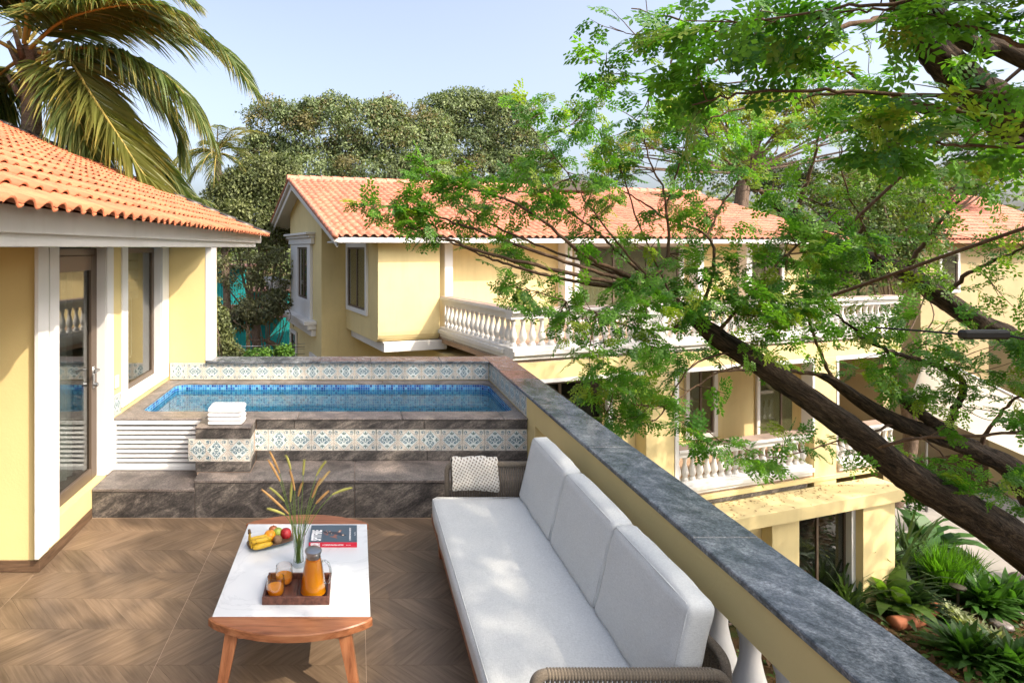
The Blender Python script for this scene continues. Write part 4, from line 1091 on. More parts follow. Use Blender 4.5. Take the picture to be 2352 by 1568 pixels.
# ------------------------------------------------------------------ tray, glasses, jug
ZT = HT + .0004
tr = thing('serving_tray', 'dark walnut serving tray with low sides on the coffee table', 'tray', (-.32, 3.19, ZT))
tx0, tx1, ty0, ty1 = -.50, -.145, 3.068, 3.305
for i in range(4):
    a = tx0 + .014 + i * (tx1 - tx0 - .028) / 4; b = tx0 + .014 + (i + 1) * (tx1 - tx0 - .028) / 4
    MB().box((a + .0007, ty0 + .0145, ZT + .004), (b - .0007, ty1 - .0145, ZT + .013), .001).build('plank', M['walnut'], tr)
MB().box((tx0, ty0, ZT), (tx1, ty0 + .014, ZT + .042), .002).build('side', M['walnut2'] if 'walnut2' in M else M['walnut'], tr)
MB().box((tx0, ty1 - .014, ZT), (tx1, ty1, ZT + .042), .002).build('side', M['walnut'], tr)
MB().box((tx0, ty0 + .0142, ZT), (tx0 + .0138, ty1 - .0142, ZT + .042), .002).build('side', M['walnut'], tr)
MB().box((tx1 - .0138, ty0 + .0142, ZT), (tx1, ty1 - .0142, ZT + .042), .002).build('side', M['walnut'], tr)
zb = ZT + .0132
def tumbler(x, y, label):
    t = thing('juice_glass', label, 'glass', (x, y, zb), 'juice glasses on the tray')
    out = [(.030, 0), (.040, .004), (.0475, .02), (.050, .04), (.0485, .07), (.0455, .10)]; inn = [(.0438, .10), (.047, .07), (.0485, .04), (.046, .021), (.038, .008), (.0, .006)]
    MB().lathe(out + inn, 28, (x, y, zb)).build('bowl', M['clear'], t, 60)
    MB().lathe([(.0, .0065), (.0375, .0085), (.0455, .0215), (.048, .04), (.0482, .045), (.0, .045)], 28, (x, y, zb), cap=False).build('juice', M['juice'], t, 50)
tumbler(-.437, 3.135, 'stemless glass of orange juice by the front corner of the tray'); tumbler(-.405, 3.245, 'stemless glass of orange juice towards the back of the tray')
jx, jy = -.237, 3.165
jg = thing('juice_jug', 'tall conical glass jug full of orange juice with steel lid', 'jug', (jx, jy, zb))
MB().lathe([(.066, 0), (.0725, .006), (.0715, .02), (.060, .09), (.047, .165), (.041, .19), (.040, .205), (.0385, .205), (.0395, .19), (.045, .164), (.058, .09), (.0695, .02), (.0, .006)], 32, (jx, jy, zb)).build('glass_body', M['clear'], jg, 50)
MB().lathe([(.0, .0065), (.069, .0085), (.0690, .02), (.0575, .09), (.0445, .164), (.0405, .181), (.0, .181)], 32, (jx, jy, zb), cap=False).build('juice', M['juice'], jg, 50)
MB().lathe([(.037, .188), (.037, .2055), (.0405, .206), (.0405, .214), (.045, .215), (.0465, .222), (.0460, .228), (.041, .2305), (.0, .2305)], 32, (jx, jy, zb), cap=False).build('lid', M['steel'], jg, 35)
a_ = R(-12); cxh = math.cos(a_); sxh = math.sin(a_)
hp = [(.050, .172), (.066, .176), (.083, .165), (.094, .140), (.099, .11), (.095, .08), (.082, .058), (.066, .052), (.0635, .062)]
MB().tube([(jx + r_ * cxh, jy + r_ * sxh, zb + z_) for r_, z_ in hp], [.006, .0065, .0065, .0065, .0065, .0065, .0065, .006, .004], 10).build('handle', M['handle'], jg, True)

# ------------------------------------------------------------------ vase and fountain grass
vx, vy = -.345, 3.45
va = thing('glass_vase', 'clear waisted glass vase on the coffee table', 'vase', (vx, vy, HT))
MB().lathe([(.034, 0), (.036, .006), (.033, .03), (.028, .07), (.029, .10), (.036, .16), (.042, .22), (.044, .255), (.0425, .255), (.0405, .22), (.0345, .16), (.0275, .10), (.0265, .07), (.031, .03), (.0, .014)], 28, (vx, vy, HT + .0005)).build('glass_body', M['clear'], va, 50)
MB().lathe([(.0, .0145), (.0305, .0305), (.0262, .07), (.0272, .10), (.0325, .145), (.0, .145)], 24, (vx, vy, HT + .0005), cap=False).build('water', M['vasewater'], va, 50)
def z1(x, y, d): return at((560 + x / 4.612) / 1.2245, (1260 + y / 4.612) / 1.2245, d)
heads = [((920, 50), (1045, 320), 3.52, 0), ((900, 160), (1050, 425), 3.40, 0), ((1130, 100), (1190, 275), 3.5, 1), ((1180, 290), (1240, 545), 3.42, 0), ((1210, 420), (1185, 690), 3.47, 1),
         ((1365, 160), (1350, 345), 3.5, 1), ((1635, 180), (1520, 355), 3.55, 1), ((1685, 305), (1550, 480), 3.5, 2), ((1570, 400), (1465, 640), 3.4, 0), ((1345, 445), (1285, 620), 3.52, 0),
         ((1675, 560), (1515, 715), 3.38, 0), ((1975, 515), (1725, 600), 3.5, 1), ((820, 540), (1160, 850), 3.36, 0), ((920, 515), (1105, 685), 3.5, 1), ((895, 785), (1110, 860), 3.34, 1)]
hm = [simple('tan plume', (.42, .24, .09), .9), simple('green plume', (.40, .38, .10), .9), simple('pale plume', (.46, .33, .14), .9)]
stemm = simple('grass stem', (.12, .20, .03), .6)
for i, (tp, bs, d, kd) in enumerate(heads):
    T_ = z1(*tp, d); B_ = z1(*bs, d + random.uniform(-.01, .01)); ang = random.uniform(0, 6.28)
    foot = Vector((vx + .015 * math.cos(ang), vy + .015 * math.sin(ang), HT + .02)); rim = Vector((vx, vy, HT + .25)); dv = (B_ - rim); rim += Vector((dv.x, dv.y, 0)).normalized() * .03
    lab = 'fountain grass with %s seed head standing in the glass vase' % (('tan', 'yellow green', 'pale golden')[kd])
    st_ = thing('seed_plume', lab, 'dried grass', foot, 'fountain grass stems in the vase')
    pts = []
    P = [foot, rim, B_]
    for k in range(11):
        t = k / 10; pts.append(foot * (1 - t) ** 2 + rim * 2 * t * (1 - t) + B_ * t * t)
    MB().tube(pts, .0019, 5).build('stem', stemm, st_, True)
    ctl = (T_ + B_) / 2 + (B_ - pts[-2]).normalized() * .02
    hv = []; N = 16
    ax = [B_ * (1 - k / N) ** 2 + ctl * 2 * (k / N) * (1 - k / N) + T_ * (k / N) ** 2 for k in range(N + 1)]
    m = MB(); m.tube(ax, [.0022 + .0052 * math.sin(math.pi * min(1, (k + 1) / (N + 2))) ** .5 for k in range(N + 1)], 7)
    for k in range(N):
        for j in range(16):
            dr_ = (ax[k + 1] - ax[k]).normalized(); o_ = dr_.orthogonal().normalized(); o_.rotate(Matrix.Rotation(random.uniform(0, 6.28), 3, dr_))
            p = ax[k].lerp(ax[k + 1], random.random()); s_ = o_ * random.uniform(.009, .014) + dr_ * .012; w_ = dr_.cross(o_) * .0009
            m.add([p + w_, p - w_, p + s_], [(0, 1, 2)])
    m.build('seed_head', hm[kd], st_)
# blades
for i in range(9):
    a = random.uniform(0, 6.28); foot = Vector((vx + .012 * math.cos(a), vy + .012 * math.sin(a), HT + .022)); tip = Vector((vx + random.uniform(-.12, .14), vy + random.uniform(-.05, .05), HT + random.uniform(.25, .42)))
    md = Vector((vx, vy, HT + .25)) + Vector((tip.x - vx, tip.y - vy, 0)) * .15
    pts = [foot * (1 - t) ** 2 + md * 2 * t * (1 - t) + tip * t * t for t in [k / 8 for k in range(9)]]; m = MB(); vs = []
    for k, p in enumerate(pts): w_ = .003 * (1 - k / 8.5); vs += [(p.x - w_, p.y, p.z), (p.x + w_, p.y + .001, p.z)]
    o_ = m.add(vs, [(2 * k, 2 * k + 1, 2 * k + 3, 2 * k + 2) for k in range(8)]).build('leaf_blade', stemm); tag(o_, 'thin green grass leaf among the stems in the vase', 'grass', 'grass leaves in the vase')

# ------------------------------------------------------------------ book
bx0, bx1, by0, by1 = -.303, .0, 3.658, 3.887; BH = .032; zB = HT + .0004
bk_ = thing('book', 'large book with dark blue cover and red spine lettered SPITFIRE', 'book', (-.15, 3.77, zB))
M['cover'] = simple('dark cover', (.055, .085, .11), .3); M['red'] = simple('red spine', (.55, .012, .035), .35); M['pages'] = simple('pages', (.75, .72, .66), .9); M['print'] = simple('white print', (.8, .8, .8), .5)
MB().box((bx0 + .004, by0 + .006, zB + .003), (bx1 - .004, by1 - .004, zB + BH - .003)).build('pages', M['pages'], bk_)
MB().box((bx0, by0 + .003, zB), (bx1, by1, zB + .0029), .001).build('back_cover', M['cover'], bk_)
MB().box((bx0, by0 + .003, zB + BH - .0029), (bx1, by1, zB + BH), .001).build('front_cover', M['cover'], bk_)
MB().box((bx0, by0, zB), (bx1, by0 + .0029, zB + BH), .001).build('spine', M['red'], bk_)
def text(s, size, loc, rot, mat, parent, w=1.0, bold=.0, name='lettering'):
    cu = bpy.data.curves.new(name, 'FONT'); cu.body = s; cu.size = size; cu.offset = bold; cu.align_x = 'LEFT'; cu.align_y = 'CENTER'; cu.space_character = .95
    o = bpy.data.objects.new(name + '_tmp', cu); COL.objects.link(o); bpy.context.view_layer.update()
    me = bpy.data.meshes.new_from_object(o.evaluated_get(bpy.context.evaluated_depsgraph_get())); bpy.data.objects.remove(o)
    me.materials.clear(); me.materials.append(mat); me.name = name
    q = put(me, name, parent, loc, rot, (w, 1, 1)); return q
text('SPITFIRE', .027, (bx0 + .012, by0 - .0006, zB + BH * .5), (R(90), 0, 0), M['print'], bk_, .62, .0012)
text('A COMPLETE FIGHTING HISTORY', .0115, (bx0 + .086, by0 - .0006, zB + BH * .48), (R(90), 0, 0), M['print'], bk_, .80, .0003)
text('Alfred Price', .008, (bx0 + .234, by0 - .0006, zB + BH * .48), (R(90), 0, 0), M['print'], bk_, .8)
text('SPITFIRE', .085, (bx0 + .047, by0 + .02, zB + BH + .0005), (0, 0, R(90)), M['print'], bk_, .47, .003)
text('A COMPLETE FIGHTING HISTORY', .014, (bx0 + .259, by0 + .022, zB + BH + .0005), (0, 0, R(90)), M['print'], bk_, .83, .0005)
text('Alfred Price', .012, (bx0 + .290, by0 + .085, zB + BH + .0005), (0, 0, R(90)), M['print'], bk_, .9)
# three small winged shapes printed on the cover
pa = simple('print brown', (.25, .10, .07), .4); pc = simple('print cream', (.62, .45, .32), .4); pdk = simple('print dark', (.03, .035, .05), .4)
def craft(x, y, s, r_):
    c, n_ = math.cos(r_), math.sin(r_); z = zB + BH
    def poly(p, mi, dz): return [(x + (a * c - b * n_) * s, y + (a * n_ + b * c) * s, z + dz) for a, b in p]
    m = MB()
    m.add(poly([(-.08, -.5), (.08, -.5), (.10, .1), (.06, .5), (-.06, .5), (-.10, .1)], 0, .0004), [tuple(range(6))], 0)
    m.add(poly([(-.6, .05), (-.45, -.12), (.45, -.12), (.6, .05), (.1, .18), (-.1, .18)], 0, .0006), [tuple(range(6))], 2)
    m.add(poly([(-.26, -.5), (.26, -.5), (.2, -.40), (-.2, -.40)], 0, .0006), [(0, 1, 2, 3)], 0)
    m.add(poly([(.38 + .07 * math.cos(k), 0 + .07 * math.sin(k)) for k in (0, 1.05, 2.1, 3.14, 4.19, 5.24)], 0, .0008), [tuple(range(6))], 1)
    m.add(poly([(.05 * math.cos(k), .32 + .1 * math.sin(k)) for k in (0, 1.05, 2.1, 3.14, 4.19, 5.24)], 0, .0008), [tuple(range(6))], 1)
    m.build('cover_picture', [pa, pc, pdk], bk_)
craft(bx0 + .175, by0 + .11, .11, R(-25)); craft(bx0 + .118, by0 + .12, .06, R(-25)); craft(bx0 + .098, by0 + .135, .04, R(-25))

# ------------------------------------------------------------------ plate and fruit
pxc, pyc, pr_ = -.548, 3.705, R(27)
def PT(p): return Vector((pxc + p.x * math.cos(pr_) - p.y * math.sin(pr_), pyc + p.x * math.sin(pr_) + p.y * math.cos(pr_), p.z))
q = NT('blue glaze'); nn = q.noise(q.co(), 16, 5, .6, .5); q.set(q.ramp(nn, [(.35, (.02, .06, .09)), (.6, (.05, .14, .18)), (.75, (.13, .20, .20))]), .18, .5); M['plate'] = q.m; M['rim'] = simple('brown rim', (.10, .06, .035), .4)
def oval(a, b, n=40, ex=3.2):
    return [(a * math.copysign(abs(math.cos(2 * math.pi * k / n)) ** (2 / ex), math.cos(2 * math.pi * k / n)), b * math.copysign(abs(math.sin(2 * math.pi * k / n)) ** (2 / ex), math.sin(2 * math.pi * k / n))) for k in range(n)]
plate = thing('oval_plate', 'blue glazed oblong plate with brown rim holding fruit', 'plate', (pxc, pyc, HT))
def stack(rs, name, mats, mi):
    m = MB(); n = 40
    vs = [PT(Vector((x, y, HT + z))) for (a, b, z) in rs for x, y in oval(a, b)]
    fs = [tuple(range(n))[::-1], tuple(range((len(rs) - 1) * n, len(rs) * n))]
    for r_ in range(len(rs) - 1): fs += [(r_ * n + i, r_ * n + (i + 1) % n, (r_ + 1) * n + (i + 1) % n, (r_ + 1) * n + i) for i in range(n)]
    return m.add(vs, fs).build(name, mats, plate, 40)
stack([(.115, .045, .0006), (.145, .072, .014), (.150, .076, .022), (.146, .073, .0235), (.136, .063, .012), (.11, .042, .008)], 'dish', M['plate'], 0)
stack([(.1495, .0757, .0212), (.1515, .0775, .0222), (.1515, .0775, .0238), (.147, .0735, .0243)], 'rim', M['rim'], 0)
def fruit(name, label, x, y, r_, mat, sq=1.0, dim=.12, stem=True, zoff=0.0):
    p = PT(Vector((x, y, HT + .0088 + zoff)))
    t = thing(name, label, 'fruit', p); m = MB(); N = 16
    prof = []
    for k in range(N + 1):
        th_ = -math.pi / 2 + math.pi * k / N; rr = r_ * math.cos(th_); zz = r_ * sq * (1 + math.sin(th_)) 
        if k > N - 4: zz -= dim * r_ * (1 - math.cos(th_) ** .8) * 1.6
        prof.append((max(rr, .0), zz))
    m.lathe(prof, 24, p, cap=False); m.build('flesh', mat, t, True)
    if stem: MB().tube([p + Vector((0, 0, prof[-1][1] - .002)), p + Vector((.002, .001, prof[-1][1] + .008))], .0016, 6).build('stalk', M['twig'], t)
def skin(name, a, b, sc=(1, 1, 1), s=30, rough=.35):
    q = NT(name); n_ = q.noise(q.co(scale=sc), s, 4, .6); q.set(q.ramp(n_, [(.35, a), (.65, b)]), rough, .5); return q.m
fruit('orange', 'orange beside the bananas on the blue plate', -.002, .012, .037, skin('orange peel', (.75, .24, .01), (.85, .34, .02), s=90))
fruit('guava', 'striped green fruit in the middle of the plate', .058, .032, .034, skin('green skin', (.22, .33, .03), (.40, .46, .08), (30, 30, 3), 1.5))
fruit('apple', 'deep red apple at the end of the blue plate', .100, -.004, .036, skin('red skin', (.30, .006, .012), (.48, .03, .03), (20, 20, 3), 1.5, .25))
fruit('apple', 'reddish apple behind the green fruit on the plate', .038, .062, .030, skin('blush skin', (.35, .10, .03), (.45, .16, .06), (20, 20, 3), 1.5, .3), zoff=.012)
fruit('sapodilla', 'small round brown fruit in front of the orange', .032, -.040, .028, skin('brown skin', (.16, .09, .045), (.24, .14, .075), s=120, rough=.8), stem=False)
q = NT('banana skin'); n1 = q.noise(q.co(), 45, 4, .65); q.set(q.ramp(n1, [(.34, (.10, .04, .01)), (.40, (.60, .36, .02)), (.7, (.72, .46, .04))]), .45, .4); M['banana'] = q.m
bb = thing('banana_bunch', 'bunch of ripe speckled bananas lying on the blue plate', 'bananas', PT(Vector((-.075, -.01, HT + .009))))
for i, (off_, zc, r_, tilt) in enumerate(((-.050, .026, .0165, 0), (-.018, .030, .017, .1), (.010, .050, .016, .25), (-.036, .056, .0155, .2))):
    pts = []; rad = []
    for k in range(13):
        t = k / 12; a = R(-62 + 124 * t); x = -.072 + .075 * math.sin(a) + .0; y = off_ - .035 * math.cos(a) + .02; z = zc + .008 * math.sin(t * 3.14) - tilt * .02 * t
        pts.append(PT(Vector((x, y, HT + z)))); rad.append(r_ * (.32 + .68 * min(1, 3.6 * min(t + .04, 1.05 - t))) if 0 < k < 12 else r_ * .22)
    st0 = PT(Vector((-.128, .030, HT + .085)))
    MB().tube([st0] + pts, [.0055] + [max(x_, .0055) for x_ in rad], 7).build('banana', M['banana'], bb, True)
MB().tube([PT(Vector((-.128, .030, HT + .080))), PT(Vector((-.130, .034, HT + .105)))], [.011, .008], 8).build('stem', simple('banana stem', (.10, .06, .03), .8), bb, True)
SHADE = 190
# ------------------------------------------------------------------ vegetation toolkit
def unit(v): return v / (np.linalg.norm(v, axis=-1, keepdims=True) + 1e-9)
def tubes_np(lines, seg=5):
    """lines: list of (pts (n,3), rad (n)); one joined quad mesh"""
    VS, FS, nb = [], [], 0
    for P, Rr in lines:
        P = np.asarray(P, float); Rr = np.asarray(Rr, float); n = len(P)
        if n < 2: continue
        T = unit(np.gradient(P, axis=0)); ref = np.array([0.31, .17, .93]) if abs(T[0][2]) < .9 else np.array([1., .2, 0])
        A = unit(np.cross(T, ref)); B = np.cross(T, A)
        sg = seg if Rr.max() < .05 else (8 if Rr.max() < .12 else 22)
        an = np.linspace(0, 2 * np.pi, sg, endpoint=False)
        ring = P[:, None] + Rr[:, None, None] * (A[:, None] * np.cos(an)[None, :, None] + B[:, None] * np.sin(an)[None, :, None])
        if Rr.max() >= .12:
            rd = np.cumsum(rng.normal(0, .030, (n, sg)), 0); rd -= rd.mean(0); rd = np.clip(rd + rng.normal(0, .05, (1, sg)) + rng.normal(0, .018, (n, sg)), -.16, .16)
            ring += rd[:, :, None] * Rr[:, None, None] * unit(ring - P[:, None])
        VS.append(ring.reshape(-1, 3)); i = np.arange(n - 1)[:, None] * sg; k = np.arange(sg)[None]; k2 = (k + 1) % sg
        FS.append(np.stack([i + k, i + k2, i + sg + k2, i + sg + k], -1).reshape(-1, 4) + nb); nb += n * sg
    return np.concatenate(VS), np.concatenate(FS)
def smooth_line(P, n=6):
    """Catmull-Rom through control points (any columns)"""
    P = np.asarray(P, float); Q = np.vstack([2 * P[0] - P[1], P, 2 * P[-1] - P[-2]]); out = []
    for i in range(1, len(Q) - 2):
        for t in np.linspace(0, 1, n, endpoint=False):
            a, b, c, d = Q[i - 1], Q[i], Q[i + 1], Q[i + 2]
            out.append(.5 * (2 * b + (c - a) * t + (2 * a - 5 * b + 4 * c - d) * t ** 2 + (3 * b - a - 3 * c + d) * t ** 3))
    out.append(P[-1]); return np.array(out)
def px_line(pts, n=6, jit=0.0):
    """[(x, y, depth, radius)] photo points -> smooth world line, radii"""
    W = [list(at(x, y, d)) + [r_] for x, y, d, r_ in pts]; L_ = smooth_line(W, n)
    if jit: L_[1:-1, :3] += rng.normal(0, jit, (len(L_) - 2, 3))
    return L_[:, :3], np.abs(L_[:, 3])

# compound leaf templates, along +x, face up +z (unit length)
def leaf_template(pairs, leafl, seed, pin=3):
    r_ = np.random.default_rng(seed); Q = []
    def leaflet(p, d, l, w, droop):
        d = d / np.linalg.norm(d); s = np.array([-d[1], d[0], 0.]); t = np.array([0, 0, -droop * l])
        Q.append([p, p + d * l * .45 + s * w + t * .3, p + d * l + t, p + d * l * .5 - s * w + t * .3])
    for k in range(pin + 1):
        x0 = .12 + .88 * k / (pin + .6)
        sides = (1, -1) if k < pin else (0,)
        for sd in sides:
            ang = sd * r_.uniform(.85, 1.15); dr = np.array([math.cos(ang), math.sin(ang), -.15]); pl = (.34 + .12 * k / pin) * r_.uniform(.85, 1.1)
            base = np.array([x0, 0, -.10 * x0 * x0])
            for i in range(pairs):
                t = (i + .6) / pairs; p = base + dr * pl * t + np.array([0, 0, -.06 * t * t])
                for s2 in (1, -1):
                    a2 = ang + s2 * r_.uniform(.9, 1.3); d = np.array([math.cos(a2), math.sin(a2), r_.uniform(-.3, .1)])
                    leaflet(p, d, leafl * r_.uniform(.8, 1.15) * (.75 + .4 * t), leafl * .27, r_.uniform(.0, .35))
            leaflet(base + dr * pl, dr, leafl, leafl * .3, .1)
    return np.array(Q)
TPL_HI = [leaf_template(3, .27, s) for s in range(5)]
TPL_NEAR = [leaf_template(2, .34, s + 40, 3) for s in range(5)]
TPL_LO = [leaf_template(2, .30, s + 20, 2) for s in range(5)]
TPL_SIMPLE = [np.array([[(0, 0, 0), (.45, .26, .02), (1, 0, -.10), (.45, -.26, .02)]])]
def leaves_mesh(name, pos, dirs, size, cols, mat, tpl, parent=None, off=(0, 0, 0), up_bias=.7, ups=None):
    """pos,dirs (n,3), size (n), cols (n,3)"""
    pos = np.asarray(pos); n = len(pos); which = rng.integers(len(tpl), size=n); VS, CS = [], []
    d = unit(np.asarray(dirs)); u = rng.normal(0, 1 - up_bias * .6, (n, 3)); u[:, 2] += up_bias * 1.6
    if ups is not None: u = ups + rng.normal(0, .45, (n, 3))
    s = unit(np.cross(u, d)); z = np.cross(d, s)
    for k in range(len(tpl)):
        I = np.nonzero(which == k)[0]
        if not len(I): continue
        Q = tpl[k]; m = Q.shape[0]
        W = (pos[I][:, None, None] + size[I][:, None, None, None] * (Q[None, ..., 0:1] * d[I][:, None, None] + Q[None, ..., 1:2] * s[I][:, None, None] + Q[None, ..., 2:3] * z[I][:, None, None]))
        c = cols[I][:, None, None] * rng.uniform(.82, 1.18, (len(I), m, 1, 1)); c = np.broadcast_to(c, W.shape)
        VS.append(W.reshape(-1, 3)); CS.append(c.reshape(-1, 3))
    V = np.concatenate(VS); C = np.concatenate(CS); C = np.c_[np.clip(C, 0, 1), np.ones(len(C))]
    return np_mesh(name, V, np.arange(len(V)).reshape(-1, 4), mat, C, off=off)
def leaf_cols(n, a, b, yel=.0, yc=(.22, .31, .035)):
    t = rng.uniform(0, 1, (n, 1)); c = np.array(a) * (1 - t) + np.array(b) * t
    y_ = rng.uniform(0, 1, n) < yel; c[y_] = np.array(yc) * rng.uniform(.7, 1.1, (y_.sum(), 1)); return c

class Tree:
    def __init__(s, name, label, base, group=None, cat='tree', mat='leaf'):
        s.root = thing(name, label, cat, base, group); s.trunks = []; s.br = []; s.pos = []; s.dir = []; s.size = []; s.mat = mat; s.anch = []
    def limb(s, pts, n=6, jit=.0, big=True):
        P, r_ = px_line(pts, n, jit); (s.trunks if big else s.br).append((P, r_)); s.anch.append(P); return P
    def world_limb(s, pts, big=True, n=6):
        L_ = smooth_line(pts, n); (s.trunks if big else s.br).append((L_[:, :3], np.abs(L_[:, 3]))); s.anch.append(L_[:, :3])
    def leaf(s, p, d, l): s.pos.append(p); s.dir.append(d); s.size.append(l)
    def twig(s, p, d, ln, r0, nleaf, lsz, curl=.25, sub=0):
        """one wandering twig with leaves along its outer part"""
        d = unit(np.asarray(d, float)); P = [np.asarray(p, float)]; st = ln / 6
        for k in range(6):
            d = unit(d + rng.normal(0, curl * .5, 3) + np.array([0, 0, .04])); P.append(P[-1] + d * st)
        P = np.array(P); s.br.append((P, np.linspace(r0, r0 * .35, 7)))
        for k in range(nleaf):
            t = rng.uniform(.3, 1.0) if k else 1.0; i = min(int(t * 6), 5); q = P[i] + (P[i + 1] - P[i]) * (t * 6 - i if t < 1 else 1)
            dd = unit(P[i + 1] - P[i]) * .5 + rng.normal(0, .6, 3) + np.array([0, 0, -.18]); s.leaf(q, dd, lsz * rng.uniform(.65, 1.2))
        for k in range(sub):
            i = rng.integers(2, 6); s.twig(P[i], d + rng.normal(0, .7, 3), ln * .5, r0 * .6, max(2, nleaf // 2), lsz, curl)
        return P
    def spray(s, P, t0, t1, n, ln, r0, nleaf, lsz, up=.3, sub=0):
        """twigs off a limb line between fractions t0..t1"""
        P = np.asarray(P)
        for k in range(n):
            t = rng.uniform(t0, t1) * (len(P) - 1); i = min(int(t), len(P) - 2); q = P[i] + (P[i + 1] - P[i]) * (t - i); d = unit(P[i + 1] - P[i])
            s.twig(q, d * .55 + rng.normal(0, .6, 3) + np.array([0, 0, up]), ln * rng.uniform(.5, 1.3), r0, nleaf, lsz, sub=sub)
    def blob(s, x, y, rx, ry, d, n, lsz, dd=.4, twigr=.006):
        """foliage clump round a photo point, fed by a twig from the nearest limb"""
        c = np.array(at(x, y, d)); sx, sz = rx * d / F, ry * d / F
        A = np.concatenate(s.anch); j = np.argmin(((A - c) ** 2).sum(1)); a = A[j]
        hubs = []
        for k in range(max(2, n // 7)):
            h = c + np.array([rng.normal(0, sx * .55), rng.normal(0, dd * .5), rng.normal(0, sz * .55)]); hubs.append(h)
            mid = (a + h) / 2 + rng.normal(0, .06, 3) * np.linalg.norm(h - a); L_ = smooth_line(np.c_[np.array([a, mid, h]), [twigr * 1.4, twigr, twigr * .5]], 5)
            s.br.append((L_[:, :3], np.abs(L_[:, 3])))
        for k in range(n):
            h = hubs[rng.integers(len(hubs))]; o_ = rng.normal(0, 1, 3) * np.array([sx * .35, dd * .25, sz * .35]); s.leaf(h + o_, o_ + rng.normal(0, .08, 3) + np.array([0, 0, -.03]), lsz * rng.uniform(.6, 1.2))
    def finish(s, ca, cb, yel, tpl, bark='bark', twig='twig', upb=.7):
        off = np.array(s.root.location)
        if s.trunks:
            V, Fq = tubes_np(s.trunks); put(np_mesh('trunk', V, Fq, M[bark], off=off, smooth=True), 'trunk', s.root, s.root.location)
        if s.br:
            V, Fq = tubes_np(s.br, 4); put(np_mesh('branches', V, Fq, M[twig], off=off, smooth=True), 'branches', s.root, s.root.location)
        if s.pos:
            n = len(s.pos); put(leaves_mesh('crown', s.pos, s.dir, np.array(s.size), leaf_cols(n, ca, cb, yel), M[s.mat], tpl, off=off, up_bias=upb), 'crown', s.root, s.root.location)
        return len(s.pos)
GA, GB = (.045, .15, .017), (.135, .29, .03)

# ------------------------------------------------------------------ leaning rain trees on the right
GZ = -7.0
t1 = Tree('rain_tree', 'leaning rain tree whose stump bursts into a fan of thin leafy branches', (16.0, 10.5, GZ))
P1 = [(16.2, 10.6, GZ, .52), (13.6, 10.0, -4.6, .42)] + [tuple(at(x, y, d)) + (r_,) for x, y, d, r_ in ((2352, 1260, 9.4, .36), (2210, 1168, 9.1, .33), (2075, 1085, 8.9, .29), (1960, 992, 8.7, .25), (1850, 912, 8.6, .21), (1740, 832, 8.5, .19), (1650, 775, 8.4, .165), (1600, 735, 8.35, .12), (1545, 690, 8.3, .08), (1480, 645, 8.3, .06))]
P1 = [p[:3] + (p[3] * (.8 if k > 1 else .9),) for k, p in enumerate(P1)]
t1.world_limb(P1, True, 8)
N0 = (1478, 643, 8.3, .03)
def rr6(lst, d0, d1, r0, r1):
    n = len(lst); return [r6(*p) + (d0 + (d1 - d0) * i / (n - 1), r0 + (r1 - r0) * i / (n - 1)) for i, p in enumerate(lst)]
fans = [rr6([(2110, 650), (1800, 560), (1400, 420), (1150, 330), (1000, 285), (720, 225)], 8.3, 7.6, .032, .006),
        rr6([(2110, 680), (1700, 590), (1300, 490), (1080, 410), (940, 370), (800, 330)], 8.3, 7.4, .034, .006),
        rr6([(2110, 690), (1680, 625), (1400, 548), (1250, 490), (1060, 410), (980, 350)], 8.3, 7.9, .026, .006),
        rr6([(2100, 620), (1850, 500), (1600, 300), (1400, 190), (1150, 120), (960, 60)], 8.3, 7.8, .034, .006),
        rr6([(2150, 600), (2000, 450), (1850, 330), (1650, 200), (1400, 130)], 8.3, 8.8, .026, .006),
        rr6([(2120, 640), (1900, 560), (1620, 460), (1330, 330), (1130, 190), (1040, 40)], 8.3, 8.9, .026, .006),
        rr6([(2120, 700), (1850, 660), (1600, 600), (1480, 560), (1400, 500)], 8.3, 9.2, .02, .006),
        [(1478, 643, 8.3, .03), (1531, 600, 8.4, .026), (1528, 455, 8.4, .02), (1493, 373, 8.4, .014), (1475, 286, 8.3, .006)],
        [(1530, 470, 8.4, .018), (1540, 440, 8.4, .017), (1578, 326, 8.3, .012), (1592, 240, 8.2, .006)],
        [(1600, 735, 8.35, .03), (1639, 618, 8.5, .026), (1624, 542, 8.6, .022), (1537, 504, 8.7, .017), (1461, 455, 8.8, .012), (1376, 408, 8.8, .006)],
        [(1624, 542, 8.6, .02), (1660, 470, 8.7, .016), (1720, 380, 8.7, .012), (1760, 300, 8.8, .006)],
        [(1640, 770, 8.4, .03), (1720, 680, 8.2, .024), (1790, 600, 8.0, .018), (1860, 540, 7.9, .012), (1930, 480, 7.8, .006)],
        [(1600, 735, 8.35, .02), (1500, 760, 8.2, .014), (1420, 740, 8.1, .01), (1300, 690, 8.0, .008), (1190, 660, 7.9, .004)],
        [(1700, 800, 8.5, .02), (1590, 840, 8.0, .014), (1510, 960, 7.8, .009), (1430, 968, 7.8, .006), (1390, 955, 7.8, .004)],
        [(1740, 832, 8.5, .018), (1640, 860, 7.9, .013), (1540, 925, 7.6, .009), (1460, 930, 7.5, .005)],
        [(1960, 1000, 8.7, .016), (1880, 1025, 8.3, .011), (1780, 1050, 8.0, .008), (1690, 1020, 7.9, .006), (1600, 1000, 7.8, .004)],
        [(1999, 1031, 8.6, .024), (2090, 1008, 8.3, .022), (2194, 1003, 8.0, .020), (2352, 993, 7.6, .018), (2500, 980, 7.2, .015)],
        [(1500, 650, 8.3, .022), (1430, 570, 8.2, .017), (1350, 470, 8.1, .012), (1290, 380, 8.0, .008), (1172, 240, 7.8, .004)],
        [(1545, 690, 8.3, .02), (1470, 520, 8.6, .015), (1400, 330, 8.8, .010), (1330, 270, 8.8, .005)]]
